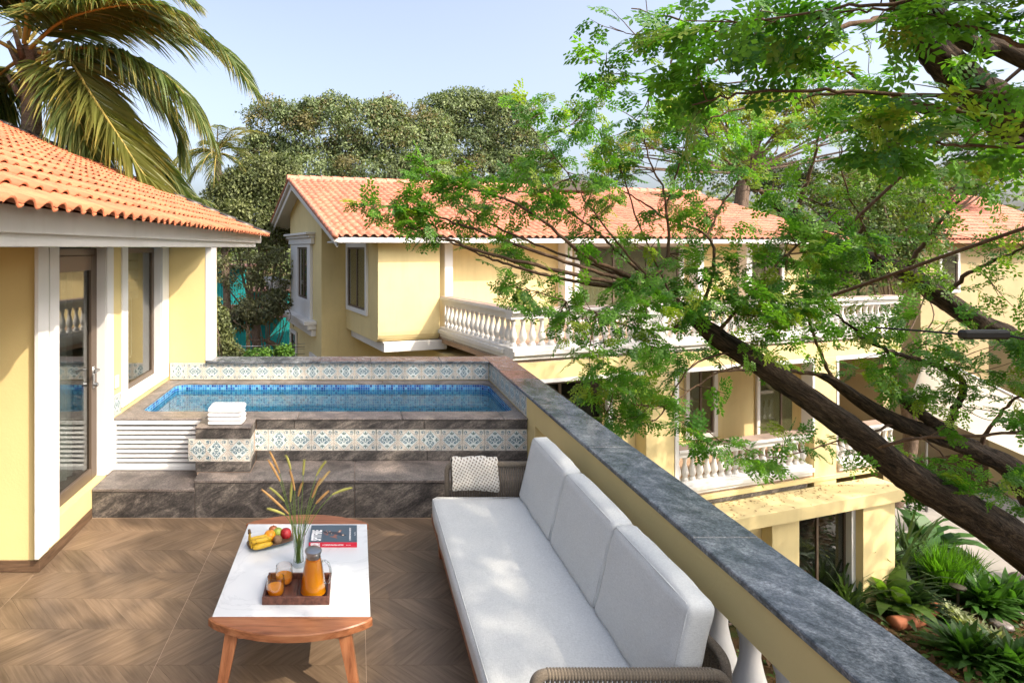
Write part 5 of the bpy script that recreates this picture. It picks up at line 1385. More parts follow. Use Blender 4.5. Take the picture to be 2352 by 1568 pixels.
for f_ in fans:
    P = t1.limb(f_, 7, .008, False); t1.spray(P, .45, 1.0, 6, .40, .006, 3, .22); t1.spray(P, .15, .6, 1, .5, .007, 3, .22)
for b in [(862, 482, 38, 20, 7.6, 14), (925, 450, 45, 30, 7.7, 20), (1000, 400, 60, 30, 7.8, 26), (955, 512, 45, 18, 7.6, 14), (1075, 425, 60, 30, 7.9, 26), (1150, 455, 55, 35, 8.0, 22), (1210, 400, 55, 40, 8.1, 24), (1060, 480, 60, 20, 7.9, 14),
          (1290, 290, 60, 40, 8.2, 26), (1350, 310, 60, 45, 8.3, 30), (1420, 260, 50, 45, 8.4, 26), (1330, 380, 60, 40, 8.2, 26), (1260, 450, 55, 35, 8.2, 24), (1330, 480, 55, 45, 8.3, 24), (1400, 440, 55, 50, 8.5, 26), (1470, 400, 50, 50, 8.5, 22), (1195, 225, 40, 18, 7.9, 10), (1240, 265, 40, 20, 8, 12),
          (1560, 330, 60, 50, 8.4, 30), (1620, 270, 60, 50, 8.3, 28), (1560, 480, 40, 40, 8.5, 16), (1640, 420, 60, 50, 8.6, 26), (1700, 360, 60, 50, 8.7, 26), (1480, 540, 40, 30, 8.4, 12), (1600, 600, 70, 40, 8.3, 30), (1500, 560, 60, 40, 8.2, 18),
          (1230, 690, 55, 35, 7.9, 30), (1180, 655, 30, 14, 7.8, 8), (1290, 720, 45, 40, 8.0, 28), (1330, 800, 40, 40, 7.9, 24), (1390, 700, 50, 30, 8.0, 18), (1470, 720, 60, 50, 8.1, 40), (1560, 660, 70, 45, 8.1, 44), (1640, 690, 70, 45, 8.1, 44), (1720, 660, 70, 40, 8.0, 40), (1800, 690, 60, 40, 7.9, 36), (1480, 660, 60, 35, 8.1, 26), (1750, 760, 50, 45, 7.9, 30), (1840, 720, 60, 35, 7.8, 30), (1650, 620, 60, 40, 8.2, 26),
          (1420, 850, 50, 30, 7.9, 22), (1380, 890, 40, 25, 7.7, 16), (1460, 890, 45, 40, 7.6, 26), (1340, 830, 30, 40, 7.8, 14), (1500, 800, 40, 40, 8.0, 20), (1560, 830, 35, 40, 8.0, 14), (1405, 958, 26, 20, 7.7, 12), (1500, 930, 25, 18, 7.6, 8), (1640, 1012, 35, 16, 7.9, 12), (1730, 1035, 40, 24, 8.0, 16), (1830, 1020, 28, 16, 8.2, 9), (1600, 1000, 25, 10, 7.8, 6), (1950, 1040, 30, 22, 8.2, 10),
          (1900, 560, 60, 45, 7.9, 28), (1820, 600, 60, 40, 8.0, 28), (1780, 520, 60, 45, 8.2, 28), (1880, 640, 60, 40, 7.8, 26), (1850, 480, 60, 40, 8.0, 22)]:
    t1.blob(*b[:5], int(b[5] * (1.0 if b[1] > 580 else .75)), .205)
n1_ = t1.finish(GA, GB, .12, TPL_HI)

t2 = Tree('rain_tree', 'second leaning rain tree with a forked trunk behind the first stump', (17.5, 12.5, GZ))
P2 = [(17.8, 12.6, GZ, .40), (15.0, 12.0, -4.8, .30)] + [tuple(at(x, y, d)) + (r_,) for x, y, d, r_ in ((2352, 1108, 11.0, .225), (2246, 1038, 10.8, .19), (2168, 1006, 10.6, .165), (2064, 970, 10.5, .15), (1985, 925, 10.4, .13), (1915, 875, 10.3, .09), (1880, 860, 10.3, .05))]
P2 = [p[:3] + (p[3] * .86,) for p in P2]
t2.world_limb(P2, True, 8)
fs2 = [[(2180, 1000, 10.6, .12), (2140, 968, 10.5, .10), (2100, 940, 10.4, .08), (2070, 918, 10.3, .04)],
       [(2175, 990, 10.6, .06), (2200, 930, 10.3, .055), (2212, 885, 10.2, .052), (2190, 860, 10.1, .05), (2143, 836, 10.0, .045), (2060, 812, 9.8, .035), (1993, 782, 9.6, .028), (1930, 730, 9.4, .018), (1880, 690, 9.3, .008)],
       [(1890, 862, 10.3, .04), (1800, 850, 9.9, .028), (1700, 850, 9.6, .018), (1620, 855, 9.4, .008)],
       [(1915, 875, 10.3, .04), (1880, 800, 10.2, .03), (1850, 700, 10.0, .02), (1860, 600, 9.9, .01)],
       [(2060, 968, 10.5, .03), (1990, 1010, 10.0, .018), (2080, 1090, 9.6, .012), (2150, 1130, 9.4, .006)],
       [(2246, 1038, 10.8, .035), (2290, 960, 10.4, .03), (2352, 900, 10.0, .025), (2430, 850, 9.6, .02)],
       [(2100, 985, 10.5, .016), (2200, 1070, 10.0, .012), (2310, 1120, 9.6, .010), (2352, 1125, 9.4, .009)]]
for i, f_ in enumerate(fs2):
    P = t2.limb(f_, 7, .01, i < 2); t2.spray(P, .4, 1, 8, .45, .007, 4, .24)
for b in [(2030, 870, 60, 30, 9.9, 26), (2090, 830, 50, 30, 9.8, 24), (1990, 830, 40, 30, 9.9, 18), (2200, 840, 60, 30, 9.9, 26), (2260, 900, 60, 35, 9.9, 30), (2180, 900, 50, 30, 9.9, 24), (2310, 960, 50, 35, 9.8, 22), (2120, 900, 40, 30, 10, 18), (2060, 1045, 40, 25, 9.4, 18), (2130, 1090, 40, 25, 9.2, 16), (2230, 1140, 40, 30, 9.0, 18), (2190, 1060, 40, 20, 9.4, 12), (2300, 850, 50, 40, 9.6, 24), (2330, 760, 50, 50, 9.4, 22), (2140, 770, 60, 40, 9.6, 24), (2230, 740, 50, 40, 9.5, 20), (1940, 730, 60, 40, 9.4, 26), (1880, 780, 50, 40, 9.8, 20), (2040, 740, 60, 35, 9.5, 26)]:
    t2.blob(*b[:5], int(b[5] * .62), .23)
# the rest of its crown, right of the view, shading the villa front and the garden
for k in range(SHADE):
    c = np.array([rng.uniform(11.5, 24), rng.uniform(-2, 8.6), 0.0]); c[2] = rng.uniform(3.0, 8.0)
    if (c[0] / max(c[1], .1)) < 1.45: continue
    A = np.concatenate(t2.anch); j = np.argmin(((A - c) ** 2).sum(1)); L_ = smooth_line(np.c_[np.array([A[j], (A[j] + c) / 2 + rng.normal(0, .2, 3), c]), [.03, .02, .008]], 5); t2.br.append((L_[:, :3], np.abs(L_[:, 3])))
    for q_ in range(22):
        o_ = rng.normal(0, 1, 3) * np.array([.6, .6, .25]); t2.leaf(c + o_, o_ + np.array([0, 0, -.05]), .30 * rng.uniform(.7, 1.2))
t2.finish(GA, GB, .12, TPL_HI)

t3 = Tree('rain_tree', 'rain tree whose dark limb slants in front of the villa roof end', (20.5, 15.5, GZ))
P3 = [(20.6, 15.6, GZ, .42), (18.6, 14.4, -3.0, .32)] + [tuple(at(x, y, d)) + (r_,) for x, y, d, r_ in ((2352, 806, 12.6, .20), (2252, 744, 12.4, .19), (2158, 682, 12.2, .17), (2077, 626, 12.1, .16), (1960, 582, 12.0, .15), (1880, 545, 11.9, .14), (1820, 500, 11.8, .11), (1770, 462, 11.8, .06))]
t3.world_limb(P3, True, 8)
fs3 = [[(1775, 465, 11.8, .05), (1700, 400, 11.6, .03), (1640, 330, 11.5, .02), (1600, 250, 11.4, .008)], [(1820, 500, 11.8, .05), (1860, 400, 11.5, .03), (1880, 300, 11.2, .018), (1860, 220, 11, .008)],
       [(1960, 582, 12, .05), (1990, 480, 11.6, .03), (2040, 400, 11.2, .02), (2110, 340, 11, .01)], [(2077, 626, 12.1, .05), (2150, 520, 11.6, .035), (2230, 440, 11.2, .02), (2330, 400, 10.8, .01)],
       [(2158, 682, 12.2, .05), (2240, 620, 11.6, .035), (2352, 570, 11.0, .02), (2450, 540, 10.6, .015)], [(1960, 582, 12, .03), (1900, 480, 11.6, .02), (1800, 440, 11.3, .012), (1700, 440, 11, .006)],
       [(2040, 613, 12, .04), (2000, 560, 11.5, .02), (1930, 380, 11, .014), (1960, 300, 10.8, .007)]]
for i, f_ in enumerate(fs3):
    P = t3.limb(f_, 7, .015, False); t3.spray(P, .3, 1, 6, .6, .008, 3, .25, sub=1)
for b in [(1700, 380, 60, 40, 11.5, 24), (1790, 330, 60, 50, 11.3, 28), (1880, 420, 70, 40, 11.4, 30), (1960, 460, 70, 50, 11.3, 34), (2050, 480, 70, 50, 11.2, 34), (2130, 540, 70, 50, 11.3, 34), (2220, 560, 70, 50, 11.2, 34), (2310, 520, 60, 50, 11, 30), (2300, 640, 60, 50, 11, 30), (2200, 640, 60, 40, 11.2, 28), (2100, 620, 60, 40, 11.3, 26), (2010, 560, 60, 40, 11.3, 26), (1940, 640, 60, 40, 11.2, 24), (2060, 680, 60, 40, 11, 24), (2320, 720, 50, 40, 10.8, 20), (2000, 380, 70, 40, 11, 30), (2100, 400, 70, 40, 11, 30), (2200, 440, 70, 40, 11, 30), (2300, 430, 60, 40, 11, 26), (1640, 300, 50, 40, 11.4, 18)]:
    t3.blob(*b[:5], int(b[5] * .55), .25)
t3.finish((.055, .15, .02), (.15, .27, .035), .14, TPL_LO)

# nearest tree: thick dark limbs in the top right corner, crown reaching over the terrace rail
t4 = Tree('rain_tree', 'big rain tree with thick dark limbs arching over the terrace rail', (12.5, 4.5, GZ))
T0 = [(12.6, 4.6, GZ, .5), (12.2, 5.2, -1.0, .42), (11.4, 5.9, 2.4, .34)]
t4.world_limb(T0 + [tuple(at(x, y, d)) + (r_,) for x, y, d, r_ in ((2352, 262, 7.2, .225), (2269, 222, 7.1, .20), (2211, 184, 7.0, .185), (2160, 135, 6.9, .17), (2118, 82, 6.8, .14), (2085, 30, 6.7, .12), (2040, -60, 6.5, .09), (1960, -160, 6.2, .05))], True, 8)
t4.world_limb([(11.4, 5.9, 2.0, .26)] + [tuple(at(x, y, d)) + (r_,) for x, y, d, r_ in ((2352, 135, 6.6, .10), (2269, 117, 6.6, .09), (2211, 85, 6.5, .08), (2150, 20, 6.4, .06))], True, 8)
t4.world_limb([(11.6, 6.4, 1.4, .22)] + [tuple(at(x, y, d)) + (r_,) for x, y, d, r_ in ((2352, 330, 8.2, .11), (2305, 305, 8.1, .10), (2270, 280, 8.0, .09), (2200, 258, 7.9, .08), (2120, 250, 7.8, .06), (2050, 225, 7.7, .04))], True, 8)
t4.world_limb([(12.2, 5.2, -1.0, .34), (10.5, 3.0, 2.5, .26), (8.5, .6, 4.6, .20), (6.5, -1.5, 5.8, .14), (4.5, -3.0, 6.4, .07)], True, 8)
t4.world_limb([(10.5, 3.0, 2.5, .2), (8.0, 2.4, 4.6, .14), (6.0, 1.8, 5.6, .09), (4.0, 1.0, 6.2, .04)], True, 8)
fs4 = [[(2500, 200, 5.0, .03), (2352, 208, 5.2, .026), (2123, 216, 5.3, .022), (1890, 208, 5.4, .018), (1715, 214, 5.5, .014), (1590, 242, 5.6, .008)],
       [(2269, 271, 7.9, .04), (2150, 245, 7.4, .03), (2050, 222, 7.0, .024), (1950, 165, 6.7, .018), (1890, 140, 6.5, .012), (1780, 90, 6.2, .006)],
       [(2500, -10, 4.4, .03), (2300, -4, 4.6, .026), (2150, 4, 4.7, .022), (1948, 16, 4.9, .016), (1800, 40, 5.0, .012), (1650, 50, 5.2, .006)],
       [(2500, 140, 4.3, .026), (2352, 99, 4.5, .022), (2182, 52, 4.7, .018), (2030, 22, 4.9, .014), (1900, 30, 5.0, .008)],
       [(2500, 340, 4.8, .022), (2352, 337, 5.0, .018), (2211, 332, 5.1, .014), (2077, 321, 5.2, .010), (1990, 290, 5.3, .006)],
       [(2050, 225, 7.7, .03), (1900, 215, 7.4, .022), (1700, 250, 7.2, .014), (1560, 300, 7.0, .006)],
       [(2085, 30, 6.7, .05), (1950, 60, 6.5, .03), (1750, 100, 6.3, .018), (1600, 60, 6.2, .012), (1450, 20, 6.2, .006)],
       [(1750, 100, 6.3, .014), (1620, 140, 6.2, .011), (1500, 100, 6.3, .008), (1400, 60, 6.4, .004)],
       [(1890, 140, 6.5, .012), (1700, 190, 6.5, .010), (1500, 190, 6.6, .007), (1390, 150, 6.6, .004)]]
for i, f_ in enumerate(fs4):
    P = t4.limb(f_, 7, .012, False); t4.spray(P, .25, 1, 4, .42, .006, 2, .25)
for b in [(1480, 60, 60, 40, 6.3, 22), (1410, 120, 50, 40, 6.4, 18), (1420, 180, 45, 30, 6.6, 14), (1560, 90, 60, 40, 6.0, 26), (1520, 160, 50, 30, 6.3, 18), (1650, 60, 70, 40, 5.6, 34), (1740, 40, 70, 35, 5.3, 34), (1840, 60, 70, 40, 5.2, 36), (1930, 40, 70, 35, 5.0, 36), (2030, 60, 70, 45, 4.9, 38), (2130, 40, 70, 40, 4.8, 36), (2230, 30, 70, 35, 4.8, 34), (2320, 60, 60, 50, 4.7, 30), (1620, 120, 60, 40, 5.8, 26), (1720, 130, 60, 40, 5.9, 26), (1820, 130, 60, 35, 5.8, 26), (1600, 190, 60, 40, 6.0, 22), (1690, 210, 50, 30, 5.8, 14),
          (2040, 290, 60, 35, 5.2, 34), (1960, 270, 60, 40, 5.3, 30), (2120, 300, 55, 30, 5.2, 26), (2000, 340, 50, 30, 5.2, 26), (2170, 250, 40, 30, 5.2, 14), (2290, 330, 60, 30, 5.0, 22), (1480, 240, 50, 40, 6.8, 20), (2100, 160, 60, 40, 5.6, 20), (2300, 170, 50, 40, 5.2, 16), (1980, 180, 60, 40, 6.2, 22), (2250, 420, 60, 40, 6.5, 16), (2100, 380, 60, 30, 6.3, 16)]:
    t4.blob(*b[:5], int(b[5] * .36), .245)
n4 = len(t4.pos)
# the part of the crown that stands beside and behind the viewpoint (its shade dapples the terrace)
SUN_GAPS = ((-1.6, 4.55, 0, .5), (-.85, 4.3, 0, .42), (-1.85, 3.3, 0, .40), (-1.05, 3.4, 0, .35), (.2, 3.9, 0, .45), (.15, 3.2, 0, .35), (.75, 4.0, .42, .5), (.75, 3.1, .42, .45), (.8, 2.5, .42, .4), (-1.3, 5.15, .4, .55), (.3, 5.3, .5, .5), (-.4, 5.0, .2, .4), (-2.2, 4.6, .8, .8), (-2.3, 5.8, 1.1, .8))  # spots the unseen crown is shaped to leave sunlit
for k in range(DAPPLE):
    c = np.array([rng.uniform(3.0, 9.5), rng.uniform(-5.0, 3.2), 0.0]); c[2] = 5.0 + 1.6 * rng.uniform(0, 1) + .12 * (c[0] - 3)
    if any(math.hypot(c[0] - .8 * (c[2] - wz) / .936 - wx, c[1] + .6 * (c[2] - wz) / .936 - wy) < wr for wx, wy, wz, wr in SUN_GAPS): continue   # foliage left out so sun patches land on chosen terrace spots
    A = np.concatenate(t4.anch); j = np.argmin(((A - c) ** 2).sum(1)); L_ = smooth_line(np.c_[np.array([A[j], (A[j] + c) / 2 + rng.normal(0, .15, 3), c]), [.02, .014, .007]], 5); t4.br.append((L_[:, :3], np.abs(L_[:, 3])))
    for q_ in range(55):
        o_ = rng.normal(0, 1, 3) * np.array([.34, .34, .14]); t4.leaf(c + o_, o_ + np.array([0, 0, -.05]), .26 * rng.uniform(.7, 1.2))
n4b = t4.finish(GA, GB, .12, TPL_NEAR)
print('leaves', n1_, n4b)
# ------------------------------------------------------------------ coconut palms
def frond_lines(P, ll, n, hang, seed, wtip=.35, stiff=.0):
    """P rachis world line (m,3) -> leaflet quads strips; returns V (k*?,3) as quads, cols"""
    r_ = np.random.default_rng(seed); P = np.asarray(P); m = len(P); seg = np.linalg.norm(np.diff(P, axis=0), axis=1); cum = np.r_[0, np.cumsum(seg)]
    V, C = [], []
    for i in range(n):
        t = .12 + .88 * (i + r_.uniform(-.3, .3)) / n; s = t * cum[-1]; k = min(np.searchsorted(cum, s) - 1, m - 2); k = max(k, 0)
        p = P[k] + (P[k + 1] - P[k]) * ((s - cum[k]) / seg[k]); T = unit(P[k + 1] - P[k]); side0 = unit(np.cross(T, [0, 0, 1.])); up = np.cross(side0, T)
        l0 = ll * (math.sin(math.pi * min(1, .18 + .80 * t)) ** .6) * r_.uniform(.85, 1.08)
        for sd in (1, -1):
            d = unit(side0 * sd * (.75 - .35 * t) + T * (.42 + .5 * t) + up * .12 + r_.normal(0, .06, 3)); q = p.copy(); w = l0 * .017 + .004; pts = [q.copy()]
            nseg = 4
            for j in range(nseg):
                d = unit(d + np.array([0, 0, -1.]) * hang * (.25 + .5 * j / nseg)); q = q + d * l0 / nseg; pts.append(q.copy())
            pts = np.array(pts); wv = unit(np.cross(unit(pts[-1] - pts[0]), r_.normal(0, .35, 3) + T)); ws = w * np.array([.6, 1, .85, .5, .05])
            A = pts + wv * ws[:, None]; B = pts - wv * ws[:, None]
            tone = r_.uniform(0, 1)
            for j in range(nseg):
                V += [A[j], B[j], B[j + 1], A[j + 1]]; C.append((tone, (j + .5) / nseg, t))
    return np.array(V), np.array(C)
def palm(label, base, crown, trunk_r, fronds, ll, nl, cols, group):
    root = thing('coconut_palm', label, 'palm tree', base, group); off = np.array(root.location)
    b, c = np.array(base, float), np.array(crown, float); md = (b + c) / 2 + np.array([.25, 0, 0]); L_ = smooth_line(np.c_[np.array([b, md, c]), [trunk_r * 1.35, trunk_r, trunk_r * .95]], 12)
    rad = L_[:, 3] * (1 + .05 * np.sin(np.arange(len(L_)) * 2.2)); V, Fq = tubes_np([(L_[:, :3], rad)]); put(np_mesh('trunk', V, Fq, M['palmbark'], off=off, smooth=True), 'trunk', root, root.location)
    for i, (P, hang, young) in enumerate(fronds):
        P = smooth_line(np.array(P, float), 6); n = len(P); V, Fq = tubes_np([(P, np.linspace(.045, .006, n) * trunk_r / .2)], 6)
        fo = put(np_mesh('rachis', V, Fq, M['rachis'], off=off, smooth=True), 'frond', root, root.location)
        V, C = frond_lines(P, ll, nl, hang, i); a, b_, yl = cols
        k = C[:, :1]; col = np.array(a) * (1 - k) + np.array(b_) * k; y_ = np.clip((C[:, 1:2] - .55) * 1.6 * (C[:, :1] > .45), 0, 1); col = col * (1 - y_) + np.array(yl) * y_
        if young: col = col * .5 + np.array((.20, .17, .03)) * .5
        col = np.c_[np.repeat(col, 4, 0), np.ones(len(V))]
        put(np_mesh('leaflets', V, np.arange(len(V)).reshape(-1, 4), M['frond'], col, off=off), 'leaflets', fo, root.location)
    return root
M['rachis'] = simple('frond rib', (.30, .22, .05), .5)
def PXL(*p): return [tuple(at(x, y, d)) for x, y, d in p]
cr = at(70, 110, 11.2); bs = (cr.x - .55, 11.6, GZ)
fr = [(PXL((80, 130, 11.2), (150, 85, 11.2), (250, 50, 11.1), (400, 62, 10.9), (500, 105, 10.7), (590, 215, 10.4)), .55, 0),
      (PXL((85, 140, 11.0), (180, 110, 10.7), (280, 120, 10.5), (380, 175, 10.3), (440, 240, 10.2), (495, 330, 10.2)), .85, 0),
      (PXL((90, 120, 10.8), (150, 130, 10.5), (210, 220, 10.2), (270, 310, 9.9), (330, 400, 9.7), (385, 448, 9.7)), .22, 1),
      (PXL((80, 150, 11.3), (180, 190, 11.4), (280, 270, 11.5), (350, 350, 11.5), (430, 440, 11.4), (470, 462, 11.3)), .45, 0),
      (PXL((80, 150, 11.5), (200, 230, 11.8), (300, 300, 12.0), (380, 380, 12.1), (420, 450, 12.1)), .5, 0),
      (PXL((60, 100, 11.4), (70, 20, 11.6), (120, -60, 11.8), (220, -90, 11.8), (340, -60, 11.6), (450, 10, 11.3)), .4, 0),
      (PXL((60, 90, 11.0), (90, 10, 10.6), (160, -60, 10.2), (240, -60, 10.0), (300, -10, 9.9)), .5, 0),
      (PXL((50, 90, 11.2), (30, 20, 11.0), (-20, -60, 10.8), (-120, -120, 10.6), (-220, -120, 10.4)), .4, 0),
      (PXL((40, 120, 11.0), (-20, 90, 10.7), (-120, 80, 10.4), (-220, 130, 10.2), (-300, 220, 10.2)), .5, 0),
      (PXL((40, 140, 11.3), (-10, 180, 11.6), (-60, 260, 11.8), (-100, 360, 12.0)), .5, 0),
      (PXL((70, 150, 11.6), (20, 200, 12.0), (-10, 270, 12.4), (0, 350, 12.6)), .6, 0),
      (PXL((80, 140, 11.6), (140, 200, 12.2), (180, 300, 12.6), (210, 400, 12.8)), .6, 0),
      (PXL((85, 150, 10.9), (130, 170, 10.5), (170, 250, 10.2), (200, 330, 10.1), (215, 390, 10.1)), .45, 0),
      (PXL((90, 130, 11.5), (220, 130, 11.9), (330, 190, 12.2), (400, 280, 12.4), (420, 380, 12.4)), .7, 0),
      (PXL((70, 110, 10.9), (140, 50, 10.4), (230, 20, 10.0), (330, 10, 9.8), (420, 30, 9.6)), .5, 0),
      (PXL((60, 100, 11.6), (120, 40, 12.2), (220, 10, 12.8), (330, 50, 13.2)), .5, 0),
      (PXL((55, 100, 11.0), (60, 30, 10.6), (40, -40, 10.2), (60, -110, 9.8), (130, -150, 9.6)), .4, 0)]
p1 = palm('tall coconut palm with long drooping fronds behind the villa roof', bs, tuple(cr), .20, fr, 1.45, 170, ((.075, .12, .035), (.175, .205, .065), (.38, .30, .09)), 'coconut palms')
# fibrous boot under the crown
m = MB()
for k in range(14):
    a = random.uniform(0, 6.28); p0 = cr + Vector((.17 * math.cos(a), .17 * math.sin(a), random.uniform(-1.0, -.1))); p1_ = p0 + Vector((.22 * math.cos(a), .22 * math.sin(a), random.uniform(.25, .5)))
    m.tube([p0, p1_], [.07, .035], 6)
m.build('leaf_base', M['palmbark'], p1, True)
cr2 = at(498, 352, 25); fr2 = []
for i in range(17):
    a = 2 * math.pi * i / 17 + random.uniform(-.2, .2); el = random.uniform(-.5, 1.1); l = random.uniform(1.9, 2.6); pts = [tuple(cr2)]; p = np.array(cr2); d = np.array([math.cos(a) * math.cos(el), math.sin(a) * math.cos(el), math.sin(el) + .25])
    for k in range(5): d = unit(d + np.array([0, 0, -.30])); p = p + d * l / 5; pts.append(tuple(p))
    fr2.append((pts, .55, i % 5 == 0))
palm('smaller coconut palm rising in front of the dark canopy', (cr2.x + .3, 25.4, GZ), tuple(cr2), .16, fr2, .75, 34, ((.06, .09, .025), (.15, .17, .05), (.34, .26, .08)), 'coconut palms')

# ------------------------------------------------------------------ canopy trees behind the villas
def canopy(label, name, blobs, base, d, n, lsz, ca, cb, rust, tr, group='trees behind the villas', mat='leafd', gap=.0, limbs=2, lobes=14, flat=.75, fill=.35, lam=.55):
    root = thing(name, label, 'tree', base, group); off = np.array(root.location); pos, dirs, cols = [], [], []
    tot = sum(b[2] * b[3] for b in blobs); B0 = np.array(base, float); lines = []
    c0 = np.mean([np.array(at(b[0], b[1], d)) for b in blobs], 0); fork = B0 * (1 - lam) + c0 * lam; fork[2] = min(fork[2], c0[2] - 1)
    lines.append(tuple((lambda q: (q[:, :3], q[:, 3]))(smooth_line(np.c_[np.array([B0, (B0 + fork) / 2 + rng.normal(0, .3, 3), fork]), [tr, tr * .8, tr * .6]], 6))))
    ups = []
    for b in blobs:
        x, y, rx, ry = b[:4]; dd = b[4] if len(b) > 4 else d; c = np.array(at(x, y, dd)); sx, sz = rx * dd / F, ry * dd / F; sy = (sx + sz) * .5
        k = int(n * rx * ry / tot); nh = max(4, int(lobes)); u = unit(rng.normal(0, 1, (nh, 3))); u[:, 1] = -np.abs(u[:, 1]) * np.where(rng.uniform(0, 1, nh) < .85, 1, -1)
        hub = c + u * np.array([sx, sy, sz]) * rng.uniform(.45, .95, (nh, 1)); hr = rng.uniform(.20, .50, (nh, 1)) * (sx * sz) ** .5
        for h in hub[:limbs]:
            L_ = smooth_line(np.c_[np.array([fork, (fork * .4 + h * .6) + rng.normal(0, .3, 3), h]), [tr * .16, tr * .09, .02]], 5); lines.append((L_[:, :3], np.abs(L_[:, 3])))
        j = rng.integers(nh, size=k); w_ = unit(rng.normal(0, 1, (k, 3)) + np.array([0, -.25, .35])); rad = hr[j] * rng.uniform(.55, 1.0, (k, 1)) ** .5 * (1 + rng.normal(0, .10, (k, 1)))
        tuft = rng.normal(0, 1, (k, 3)) * .05; inn = rng.uniform(0, 1, k) < fill
        sp_ = unit(rng.normal(0, 1, (nh * 5, 3)) + np.array([0, -.2, .5])); pick = rng.uniform(0, 1, k) < .22; js = rng.integers(nh * 5, size=k); wj = unit(sp_[js] + rng.normal(0, .07, (k, 3))); j = np.where(pick, js // 5, j); w_ = np.where(pick[:, None], wj, w_); rad = np.where(pick[:, None], hr[j] * rng.uniform(.9, 1.5, (k, 1)), rad)
        pp = hub[j] + w_ * rad * np.array([1.1, 1.0, flat]) + tuft; pp[inn] = c + w_[inn] * np.array([sx, sy, sz]) * rng.uniform(.5, 1.0, (inn.sum(), 1)) ** .4; pos.append(pp); dirs.append(w_ * .3 + rng.normal(0, .6, (k, 3)) + np.array([0, 0, -.35])); ups.append(w_ + np.array([0, 0, .3]))
        t = rng.uniform(0, 1, (nh, 1)); hc = np.array(ca) * (1 - t) + np.array(cb) * t; ru = rng.uniform(0, 1, nh) < rust; hc[ru] = hc[ru] * .4 + np.array((.15, .095, .035)) * .6; cols.append(hc[j] * rng.uniform(.65, 1.4, (k, 1)))
    V, Fq = tubes_np(lines, 5); put(np_mesh('trunk', V, Fq, M['palebark'], off=off, smooth=True), 'trunk', root, root.location)
    pos = np.concatenate(pos); dirs = np.concatenate(dirs); cols = np.concatenate(cols); k = len(pos)
    put(leaves_mesh('crown', pos, dirs, lsz * rng.uniform(.6, 1.25, k), cols, M[mat], TPL_SIMPLE, off=off, up_bias=.5, ups=np.concatenate(ups)), 'crown', root, root.location)
    return root
OA, OB = (.095, .135, .055), (.21, .255, .11)
canopy('wide dark olive tree with rusty patches above the villa roof', 'broadleaf_tree', [(640, 290, 70, 60), (740, 300, 90, 75), (850, 300, 90, 70), (940, 340, 80, 70), (700, 390, 110, 70), (850, 400, 110, 60), (980, 410, 80, 50), (600, 360, 60, 60), (775, 250, 60, 30), (880, 260, 60, 30), (975, 330, 70, 70), (1000, 290, 40, 40)], (-.4, 32, GZ), 31, 70000, .17, OA, OB, .16, .5)
canopy('tall olive tree with twiggy top right of the rusty canopy', 'broadleaf_tree', [(1060, 260, 80, 60), (1140, 280, 80, 65), (1050, 340, 90, 60), (1180, 350, 80, 60), (1110, 400, 110, 50), (1010, 250, 50, 35), (1230, 390, 60, 45), (1150, 240, 50, 25)], (8.5, 34, GZ), 33, 52000, .17, OA, OB, .03, .5)
canopy('lower lighter green tree beside the gable of the villa across', 'broadleaf_tree', [(560, 440, 80, 60), (620, 410, 80, 60), (580, 500, 90, 60), (520, 470, 60, 60), (650, 470, 50, 60), (540, 545, 70, 35), (620, 545, 60, 35)], (-4.5, 26, GZ), 25.5, 40000, .15, (.07, .095, .03), (.18, .20, .075), .02, .3)
canopy('shady tree in the gap between the two villas', 'broadleaf_tree', [(510, 620, 40, 40), (560, 640, 45, 40), (620, 650, 45, 45), (645, 610, 30, 50), (600, 590, 50, 30), (570, 690, 30, 20), (640, 700, 30, 25)], (-3.0, 23, GZ), 22.5, 4200, .13, (.08, .095, .04), (.21, .21, .10), .0, .16, fill=.05)
canopy('small tree with straight pale trunk between the two villas', 'broadleaf_tree', [(590, 715, 60, 28, 20), (635, 690, 35, 25, 20), (560, 740, 40, 14, 20)], tuple(at(634, 812, 20)), 20, 2600, .14, (.05, .06, .025), (.17, .17, .08), .0, .12)
canopy('leafy bush against the corner of the pool villa', 'bush', [(505, 730, 20, 30, 14), (512, 780, 26, 30, 14), (535, 805, 24, 16, 14), (495, 700, 10, 20, 14)], tuple(at(510, 860, 14)), 14, 4000, .09, (.06, .08, .03), (.17, .19, .07), .05, .05)
canopy('bright green bush beyond the pool wall', 'bush', [(652, 808, 20, 14, 16), (600, 812, 26, 9, 16), (575, 815, 18, 8, 16)], tuple(at(645, 860, 16)), 16, 2200, .09, (.05, .13, .02), (.12, .24, .03), .0, .05)
YA, YB = (.20, .24, .035), (.36, .37, .065)
canopy('spreading yellow green umbrella tree behind the villa roof', 'umbrella_tree', [(1640, 235, 130, 28), (1760, 240, 130, 32), (1880, 245, 120, 32), (1560, 280, 110, 34), (1980, 270, 110, 36), (1700, 290, 120, 30), (1460, 330, 80, 30), (1400, 370, 60, 30), (2080, 290, 90, 40), (1830, 300, 100, 26)], (18.5, 31, GZ), 30, 30000, .15, YA, YB, .10, .45, limbs=5, lobes=14, flat=.5, fill=.1, mat='leaf', lam=.84)
canopy('thin yellow green tree over the far right roof', 'umbrella_tree', [(2000, 400, 100, 40), (2120, 420, 100, 40), (2230, 400, 90, 40), (2320, 380, 70, 40), (2050, 460, 90, 40), (1900, 430, 80, 30), (2330, 300, 60, 60), (2200, 320, 80, 40)], (27, 30, GZ), 29, 18000, .15, (.06, .10, .02), (.18, .21, .04), .05, .4, limbs=3, flat=.5, lam=.75)
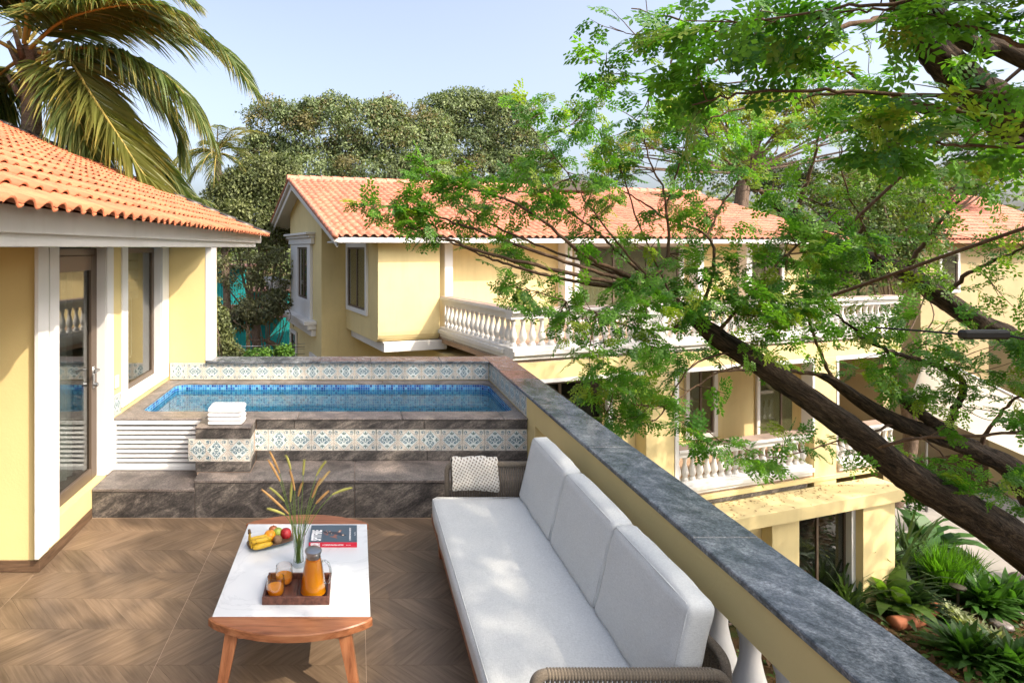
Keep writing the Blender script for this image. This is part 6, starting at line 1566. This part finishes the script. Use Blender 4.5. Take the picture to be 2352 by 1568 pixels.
canopy('dark thicket at the far end of the villa roof', 'broadleaf_tree', [(1350, 420, 50, 20), (1700, 400, 160, 40), (1880, 420, 120, 60), (2000, 500, 120, 70), (2100, 600, 90, 60), (1960, 600, 80, 60), (2180, 480, 90, 60)], (24, 37, GZ), 35, 26000, .19, (.03, .05, .02), (.10, .13, .05), .02, .4)

canopy('leafy green tree filling the gap between the two far roofs', 'broadleaf_tree', [(2000, 520, 60, 50), (2070, 480, 60, 60), (2090, 560, 60, 60), (2020, 600, 60, 50), (2120, 640, 50, 40), (1970, 460, 50, 40), (2140, 520, 40, 40)], tuple(at(2050, 700, 21)[:2]) + (GZ,), 21, 9000, .14, (.05, .10, .025), (.15, .20, .05), .02, .25)
# far tree belt that reads as one mass
tv, tc = [], []
k = 42000; X = rng.uniform(-75, 115, k); Y = rng.uniform(48, 62, k); top = 6.0 + 1.6 * np.sin(X * .23) + 1.2 * np.sin(X * .61 + 1) + .8 * np.sin(X * 1.3 + Y) - 2.5 * (X < 0); Z = GZ + (top - GZ) * rng.uniform(0, 1, k) ** .6
pos = np.c_[X, Y, Z]; t = rng.uniform(0, 1, (k, 1)); cols = np.array((.07, .10, .035)) * (1 - t) + np.array((.20, .24, .09)) * t
tag(put(leaves_mesh('far_trees', pos, rng.normal(0, 1, (k, 3)), rng.uniform(.4, .8, k), cols, M['leafd'], TPL_SIMPLE), 'far_trees'), 'far belt of dark trees closing the horizon', 'trees', kind='stuff')

# ------------------------------------------------------------------ ground, drive, far sheds
q = NT('leafy earth'); n_ = q.noise(q.co(), 1.1, 8, .65); n2_ = q.noise(q.co(), 25, 5, .7)
c = q.ramp(n_, [(.35, (.045, .032, .018)), (.5, (.10, .06, .03)), (.62, (.05, .07, .02)), (.8, (.09, .11, .03))]); c = q.mix(.6, c, q.ramp(n2_, [(.3, (.4, .4, .4)), (.7, (1.5, 1.4, 1.2))]), 'MULTIPLY'); q.set(c, .95, .1); q.bump(n2_, .6, .06); M['earth'] = q.m
tag(MB().add([(-300, -100, GZ), (300, -100, GZ), (300, 400, GZ), (-300, 400, GZ)], [(0, 1, 2, 3)]).build('ground', M['earth']), kind='structure')
q = NT('grey paving'); n_ = q.noise(q.co(), .7, 6, .6); q.set(q.ramp(n_, [(.3, (.20, .19, .175)), (.7, (.34, .32, .29))]), .85, .2); q.bump(q.noise(q.co(), 30, 4), .3, .01); M['paving'] = q.m
dv = MB(); dp = [UV(13.4, -3.4, GZ + .02), UV(40, -9, GZ + .02), UV(40, 2.0, GZ + .02), UV(13.2, 3.5, GZ + .02)]
dv.add([tuple(p) for p in dp] + [(p.x, p.y, GZ - .02) for p in dp], [(0, 1, 2, 3), (0, 4, 5, 1), (3, 2, 6, 7), (0, 3, 7, 4)]); tag(dv.build('driveway', M['paving']), kind='structure')
# white shade sail
q = NT('shade cloth'); q.set((.72, .69, .62), .8, .1); tl = q.n('BsdfTranslucent'); tl.inputs[0].default_value = (.7, .66, .58, 1); mx = q.n('MixShader'); mx.inputs[0].default_value = .4; q.l(q.p.outputs[0], mx.inputs[1]); q.l(tl.outputs[0], mx.inputs[2]); q.l(mx.outputs[0], q.out.inputs[0]); M['sail'] = q.m
sail = thing('shade_sail', 'white cloth shade sail stretched over the driveway', 'awning', UV(17, 0, GZ))
c1, c2, c3, c4 = at(2128, 812, 20.5), at(2420, 955, 15.5), at(2420, 1075, 17.5), at(2085, 930, 20.8)
m = MB(); n = 10; vs = []
for i in range(n + 1):
    for j in range(n + 1):
        a, b = i / n, j / n; p = (c1 * (1 - a) + c2 * a) * (1 - b) + (c4 * (1 - a) + c3 * a) * b; p.z -= .35 * math.sin(math.pi * a) * math.sin(math.pi * b); vs.append(p)
m.add(vs, [(i * (n + 1) + j, (i + 1) * (n + 1) + j, (i + 1) * (n + 1) + j + 1, i * (n + 1) + j + 1) for i in range(n) for j in range(n)]); m.build('cloth', M['sail'], sail, True)
MB().tube([c1, c2], .05, 8).build('edge_pole', M['white'], sail, True)
for c_ in (c1, c2, c3, c4): MB().tube([c_ + Vector((0, 0, .05)), Vector((c_.x, c_.y, GZ))], .04, 8).build('post', M['steel'], sail, True)
# teal sheds in the gap
M['teal'] = plaster('teal sheet wall', (.02, .33, .33), .2); M['rust'] = plaster('rusty sheet roof', (.16, .085, .07), .2)
for (x0, y0, x1, y1, d, lab) in ((490, 600, 565, 760, 29, 'turquoise shed with rusty roof seen through the trees'), (575, 655, 665, 735, 31, 'smaller turquoise shed behind the thin tree trunk')):
    p = at((x0 + x1) / 2, y1, d); hw = (x1 - x0) / 2 * d / F; ht = (y1 - y0) * d / F
    sd = thing('shed', lab, 'shed', (p.x, d, GZ), 'sheds beyond the pool wall')
    for k in range(12): MB().box((p.x - hw + k * hw / 6, d, GZ), (p.x - hw + (k + 1) * hw / 6 - .02, d + .1 + (.03 if k % 2 else 0), p.z + ht - .3)).build('sheet', M['teal'], sd)
    MB().box((p.x - hw * .2, d - .03, p.z + ht * .45), (p.x - hw * .0, d + .001, p.z + ht * .75)).build('window', M['aluD'], sd)
    MB().add([(p.x - hw * 1.1, d - 1.6, p.z + ht * .18), (p.x + hw * 1.1, d - 1.6, p.z + ht * .18), (p.x + hw * 1.1, d - .05, p.z + ht * .38), (p.x - hw * 1.1, d - .05, p.z + ht * .38)], [(0, 1, 2, 3)]).build('lean_to_roof', M['rust'], sd)
    MB().box((p.x - hw * 1.1, d - .6, p.z + ht - .29), (p.x + hw * 1.1, d + 3, p.z + ht - .2)).build('roof', M['rust'], sd)
# wires in the gap
for i, (yl, yr) in enumerate(((792, 789), (797, 796), (803, 801), (812, 812))):
    a = at(440, yl + 2, 18); b = at(700, yr, 19); md = (a + b) / 2 - Vector((0, 0, .05))
    tag(MB().tube([a, md, b], .008, 5).build('power_line', M['black'] if i % 2 else M['steel'], None, True), 'thin overhead wire strung across the gap between villas', 'wire', 'wires between the villas')
# black cable box in the branches
cb = thing('cable_box', 'black cable junction box on a wire beside the right limb', 'junction box', at(2255, 775, 7.6))
c0 = at(2195, 760, 7.6)
m = MB(); p = at(2205, 775, 7.6); m.box((p.x, p.y - .06, p.z - .02), (p.x + .62, p.y + .06, p.z + .10), .03); m.build('housing', M['black'], cb)
MB().tube([at(2010, 752, 8.4), at(2120, 760, 7.9), p + Vector((.02, 0, .04))], .014, 6).build('cable', M['black'], cb, True)
MB().tube([p + Vector((.60, 0, .03)), p + Vector((1.4, -.2, -.15)), p + Vector((3.4, -.8, -.3))], .016, 6).build('cable', M['black'], cb, True)

# ------------------------------------------------------------------ garden bed below
def gp(x, y, h=GZ): return at_h(x, y, h)
def plant(name, label, p, n, ln, w, spread, col, mat='leaf', arch=.5, cat='plant', group=None, seg=4, up=1.0):
    root = thing(name, label, cat, p, group); V, C = [], []
    for i in range(n):
        a = rng.uniform(0, 2 * np.pi); el = rng.uniform(.15, 1.0) * spread; d = np.array([math.cos(a) * math.sin(el), math.sin(a) * math.sin(el), math.cos(el) * up]); d = unit(d); q = np.array(p) + np.array([rng.normal(0, .1), rng.normal(0, .1), 0]) * ln; l = ln * rng.uniform(.65, 1.15); pts = [q]
        for k in range(seg): d = unit(d + np.array([0, 0, -arch * (k + 1) / seg * .7])); q = q + d * l / seg; pts.append(q)
        pts = np.array(pts); s = unit(np.cross(pts[-1] - pts[0], [0, 0, 1.]) + 1e-6); ws = w * np.sin(np.pi * np.linspace(.12, 1, seg + 1)) ** .7 * rng.uniform(.8, 1.2); A, B = pts + s * ws[:, None], pts - s * ws[:, None]; c = np.array(col) * rng.uniform(.6, 1.3)
        for k in range(seg): V += [A[k], B[k], B[k + 1], A[k + 1]]; C += [c] * 4
    C = np.c_[np.clip(np.array(C), 0, 1), np.ones(len(C))]; put(np_mesh('foliage', V, np.arange(len(V)).reshape(-1, 4), M[mat], C, off=np.array(p)), 'foliage', root, p); return root
for i, (x, y, s) in enumerate(((1960, 1350, 1.3), (2010, 1330, 1.4), (2075, 1300, 1.5), (1945, 1400, 1.0), (2045, 1360, 1.2))):
    plant('lady_palm', ('low fan palm clump at the foot of the column by the dark window', 'fan palm clump in front of the dark ground floor window', 'tallest fan palm clump against the villa corner pillar', 'smallest fan palm clump half hidden by the terrace rail', 'fan palm clump just behind the broad leaved rosette')[i], gp(x, y), 90, 1.3 * s, .035, 1.3, (.06, .10, .035), cat='shrub', group='palms along the villa wall')
plant('birds_nest_fern', 'rosette of broad glossy green leaves in the garden bed', gp(2040, 1395), 22, 1.25, .17, 1.0, (.09, .17, .025), arch=.6, seg=6)
plant('ornamental_grass', 'tall bright green grass clump below the tree trunk', gp(2165, 1360), 420, 1.3, .018, .55, (.10, .24, .02), arch=.35, cat='grass'); plant('ornamental_grass', 'shorter bright grass clump spilling beside the tall one', gp(2215, 1345), 240, 1.0, .018, .6, (.09, .20, .02), arch=.4, cat='grass')
plant('elephant_ear', 'broad leaved plant under the leaning trunk', gp(2130, 1270), 26, 1.5, .24, 1.0, (.06, .15, .04), arch=.7, seg=5); plant('elephant_ear', 'broad leaved plant between villa corner and grass', gp(2090, 1310), 20, 1.2, .2, 1.1, (.08, .17, .05), arch=.8, seg=5)
for i, (x, y) in enumerate(((2185, 1420), (2215, 1440), (2250, 1465), (2290, 1480), (2325, 1500))):
    plant('variegated_shrub', 'low shrub with pale cream edged leaves along the bed edge', gp(x, y), 170, .42, .03, 1.35, (.30, .33, .19), arch=.6, cat='shrub', group='pale shrubs along the bed')
for i, (x, y, lab) in enumerate(((2260, 1400, 'light green bush on the slope of the bed'), (2310, 1390, 'leafy green bush beside the driveway edge'), (2230, 1520, 'leafy green bush near the terrace wall'), (2320, 1545, 'green bush in the lowest corner of the garden'), (2090, 1400, 'dark leaved plant beside the fern'))):
    plant('garden_bush', lab, gp(x, y), 160, .9, .08, 1.3, (.05, .13, .02) if i != 4 else (.03, .06, .025), arch=.5, cat='bush')
# terracotta edging logs and stones
ed = thing('bed_edging', 'curved terracotta edging log round the planting bed', 'edging', gp(2130, 1425))
L_ = smooth_line([tuple(gp(x, y)) for x, y in ((2050, 1440), (2090, 1435), (2120, 1425), (2150, 1405))], 6); L_[:, 2] += .1
MB().tube([tuple(p) for p in L_], .16, 10).build('log', simple('terracotta edging', (.30, .10, .045), .8), ed, True)
bl = thing('path_light', 'small dark mushroom path light in the bed', 'garden light', gp(2200, 1395)); p = gp(2200, 1395)
MB().lathe([(.03, 0), (.03, .5), (.16, .52), (.17, .56), (.05, .60), (.0, .61)], 14, p).build('lamp', M['aluD'], bl, 40)
for i, (x, y) in enumerate(((2330, 1410), (2345, 1330), (2300, 1440))):
    p = gp(x, y); m = MB(); pr_ = [(.0, 0), (.20, .02), (.24, .06), (.19, .12), (.09, .15), (.0, .155)]; m.lathe(pr_, 9, p, cap=False); o_ = m.build('garden_stone', M['granite_top'], None, True); tag(o_, 'grey boulder lying at the driveway edge', 'stone', 'boulders at the driveway edge')
# leaf litter and ground cover as one mass
k = 9000; a = np.array([tuple(UV(u_, v_, GZ)) for u_, v_ in zip(rng.uniform(2, 15, k), rng.uniform(-9, -.8, k))]); a[:, 2] += .03
tt = rng.uniform(0, 1, k); cols = np.where((tt < .6)[:, None], np.array((.13, .07, .03)), np.array((.06, .12, .02))) * rng.uniform(.5, 1.5, (k, 1)); dd_ = rng.normal(0, 1, (k, 3)); dd_[:, 2] = np.abs(dd_[:, 2]) * .35
tag(put(leaves_mesh('leaf_litter', a, dd_, rng.uniform(.08, .22, k), cols, M['leafd'], TPL_SIMPLE), 'leaf_litter'), 'fallen leaves and low ground cover over the garden soil', 'ground cover', kind='stuff')
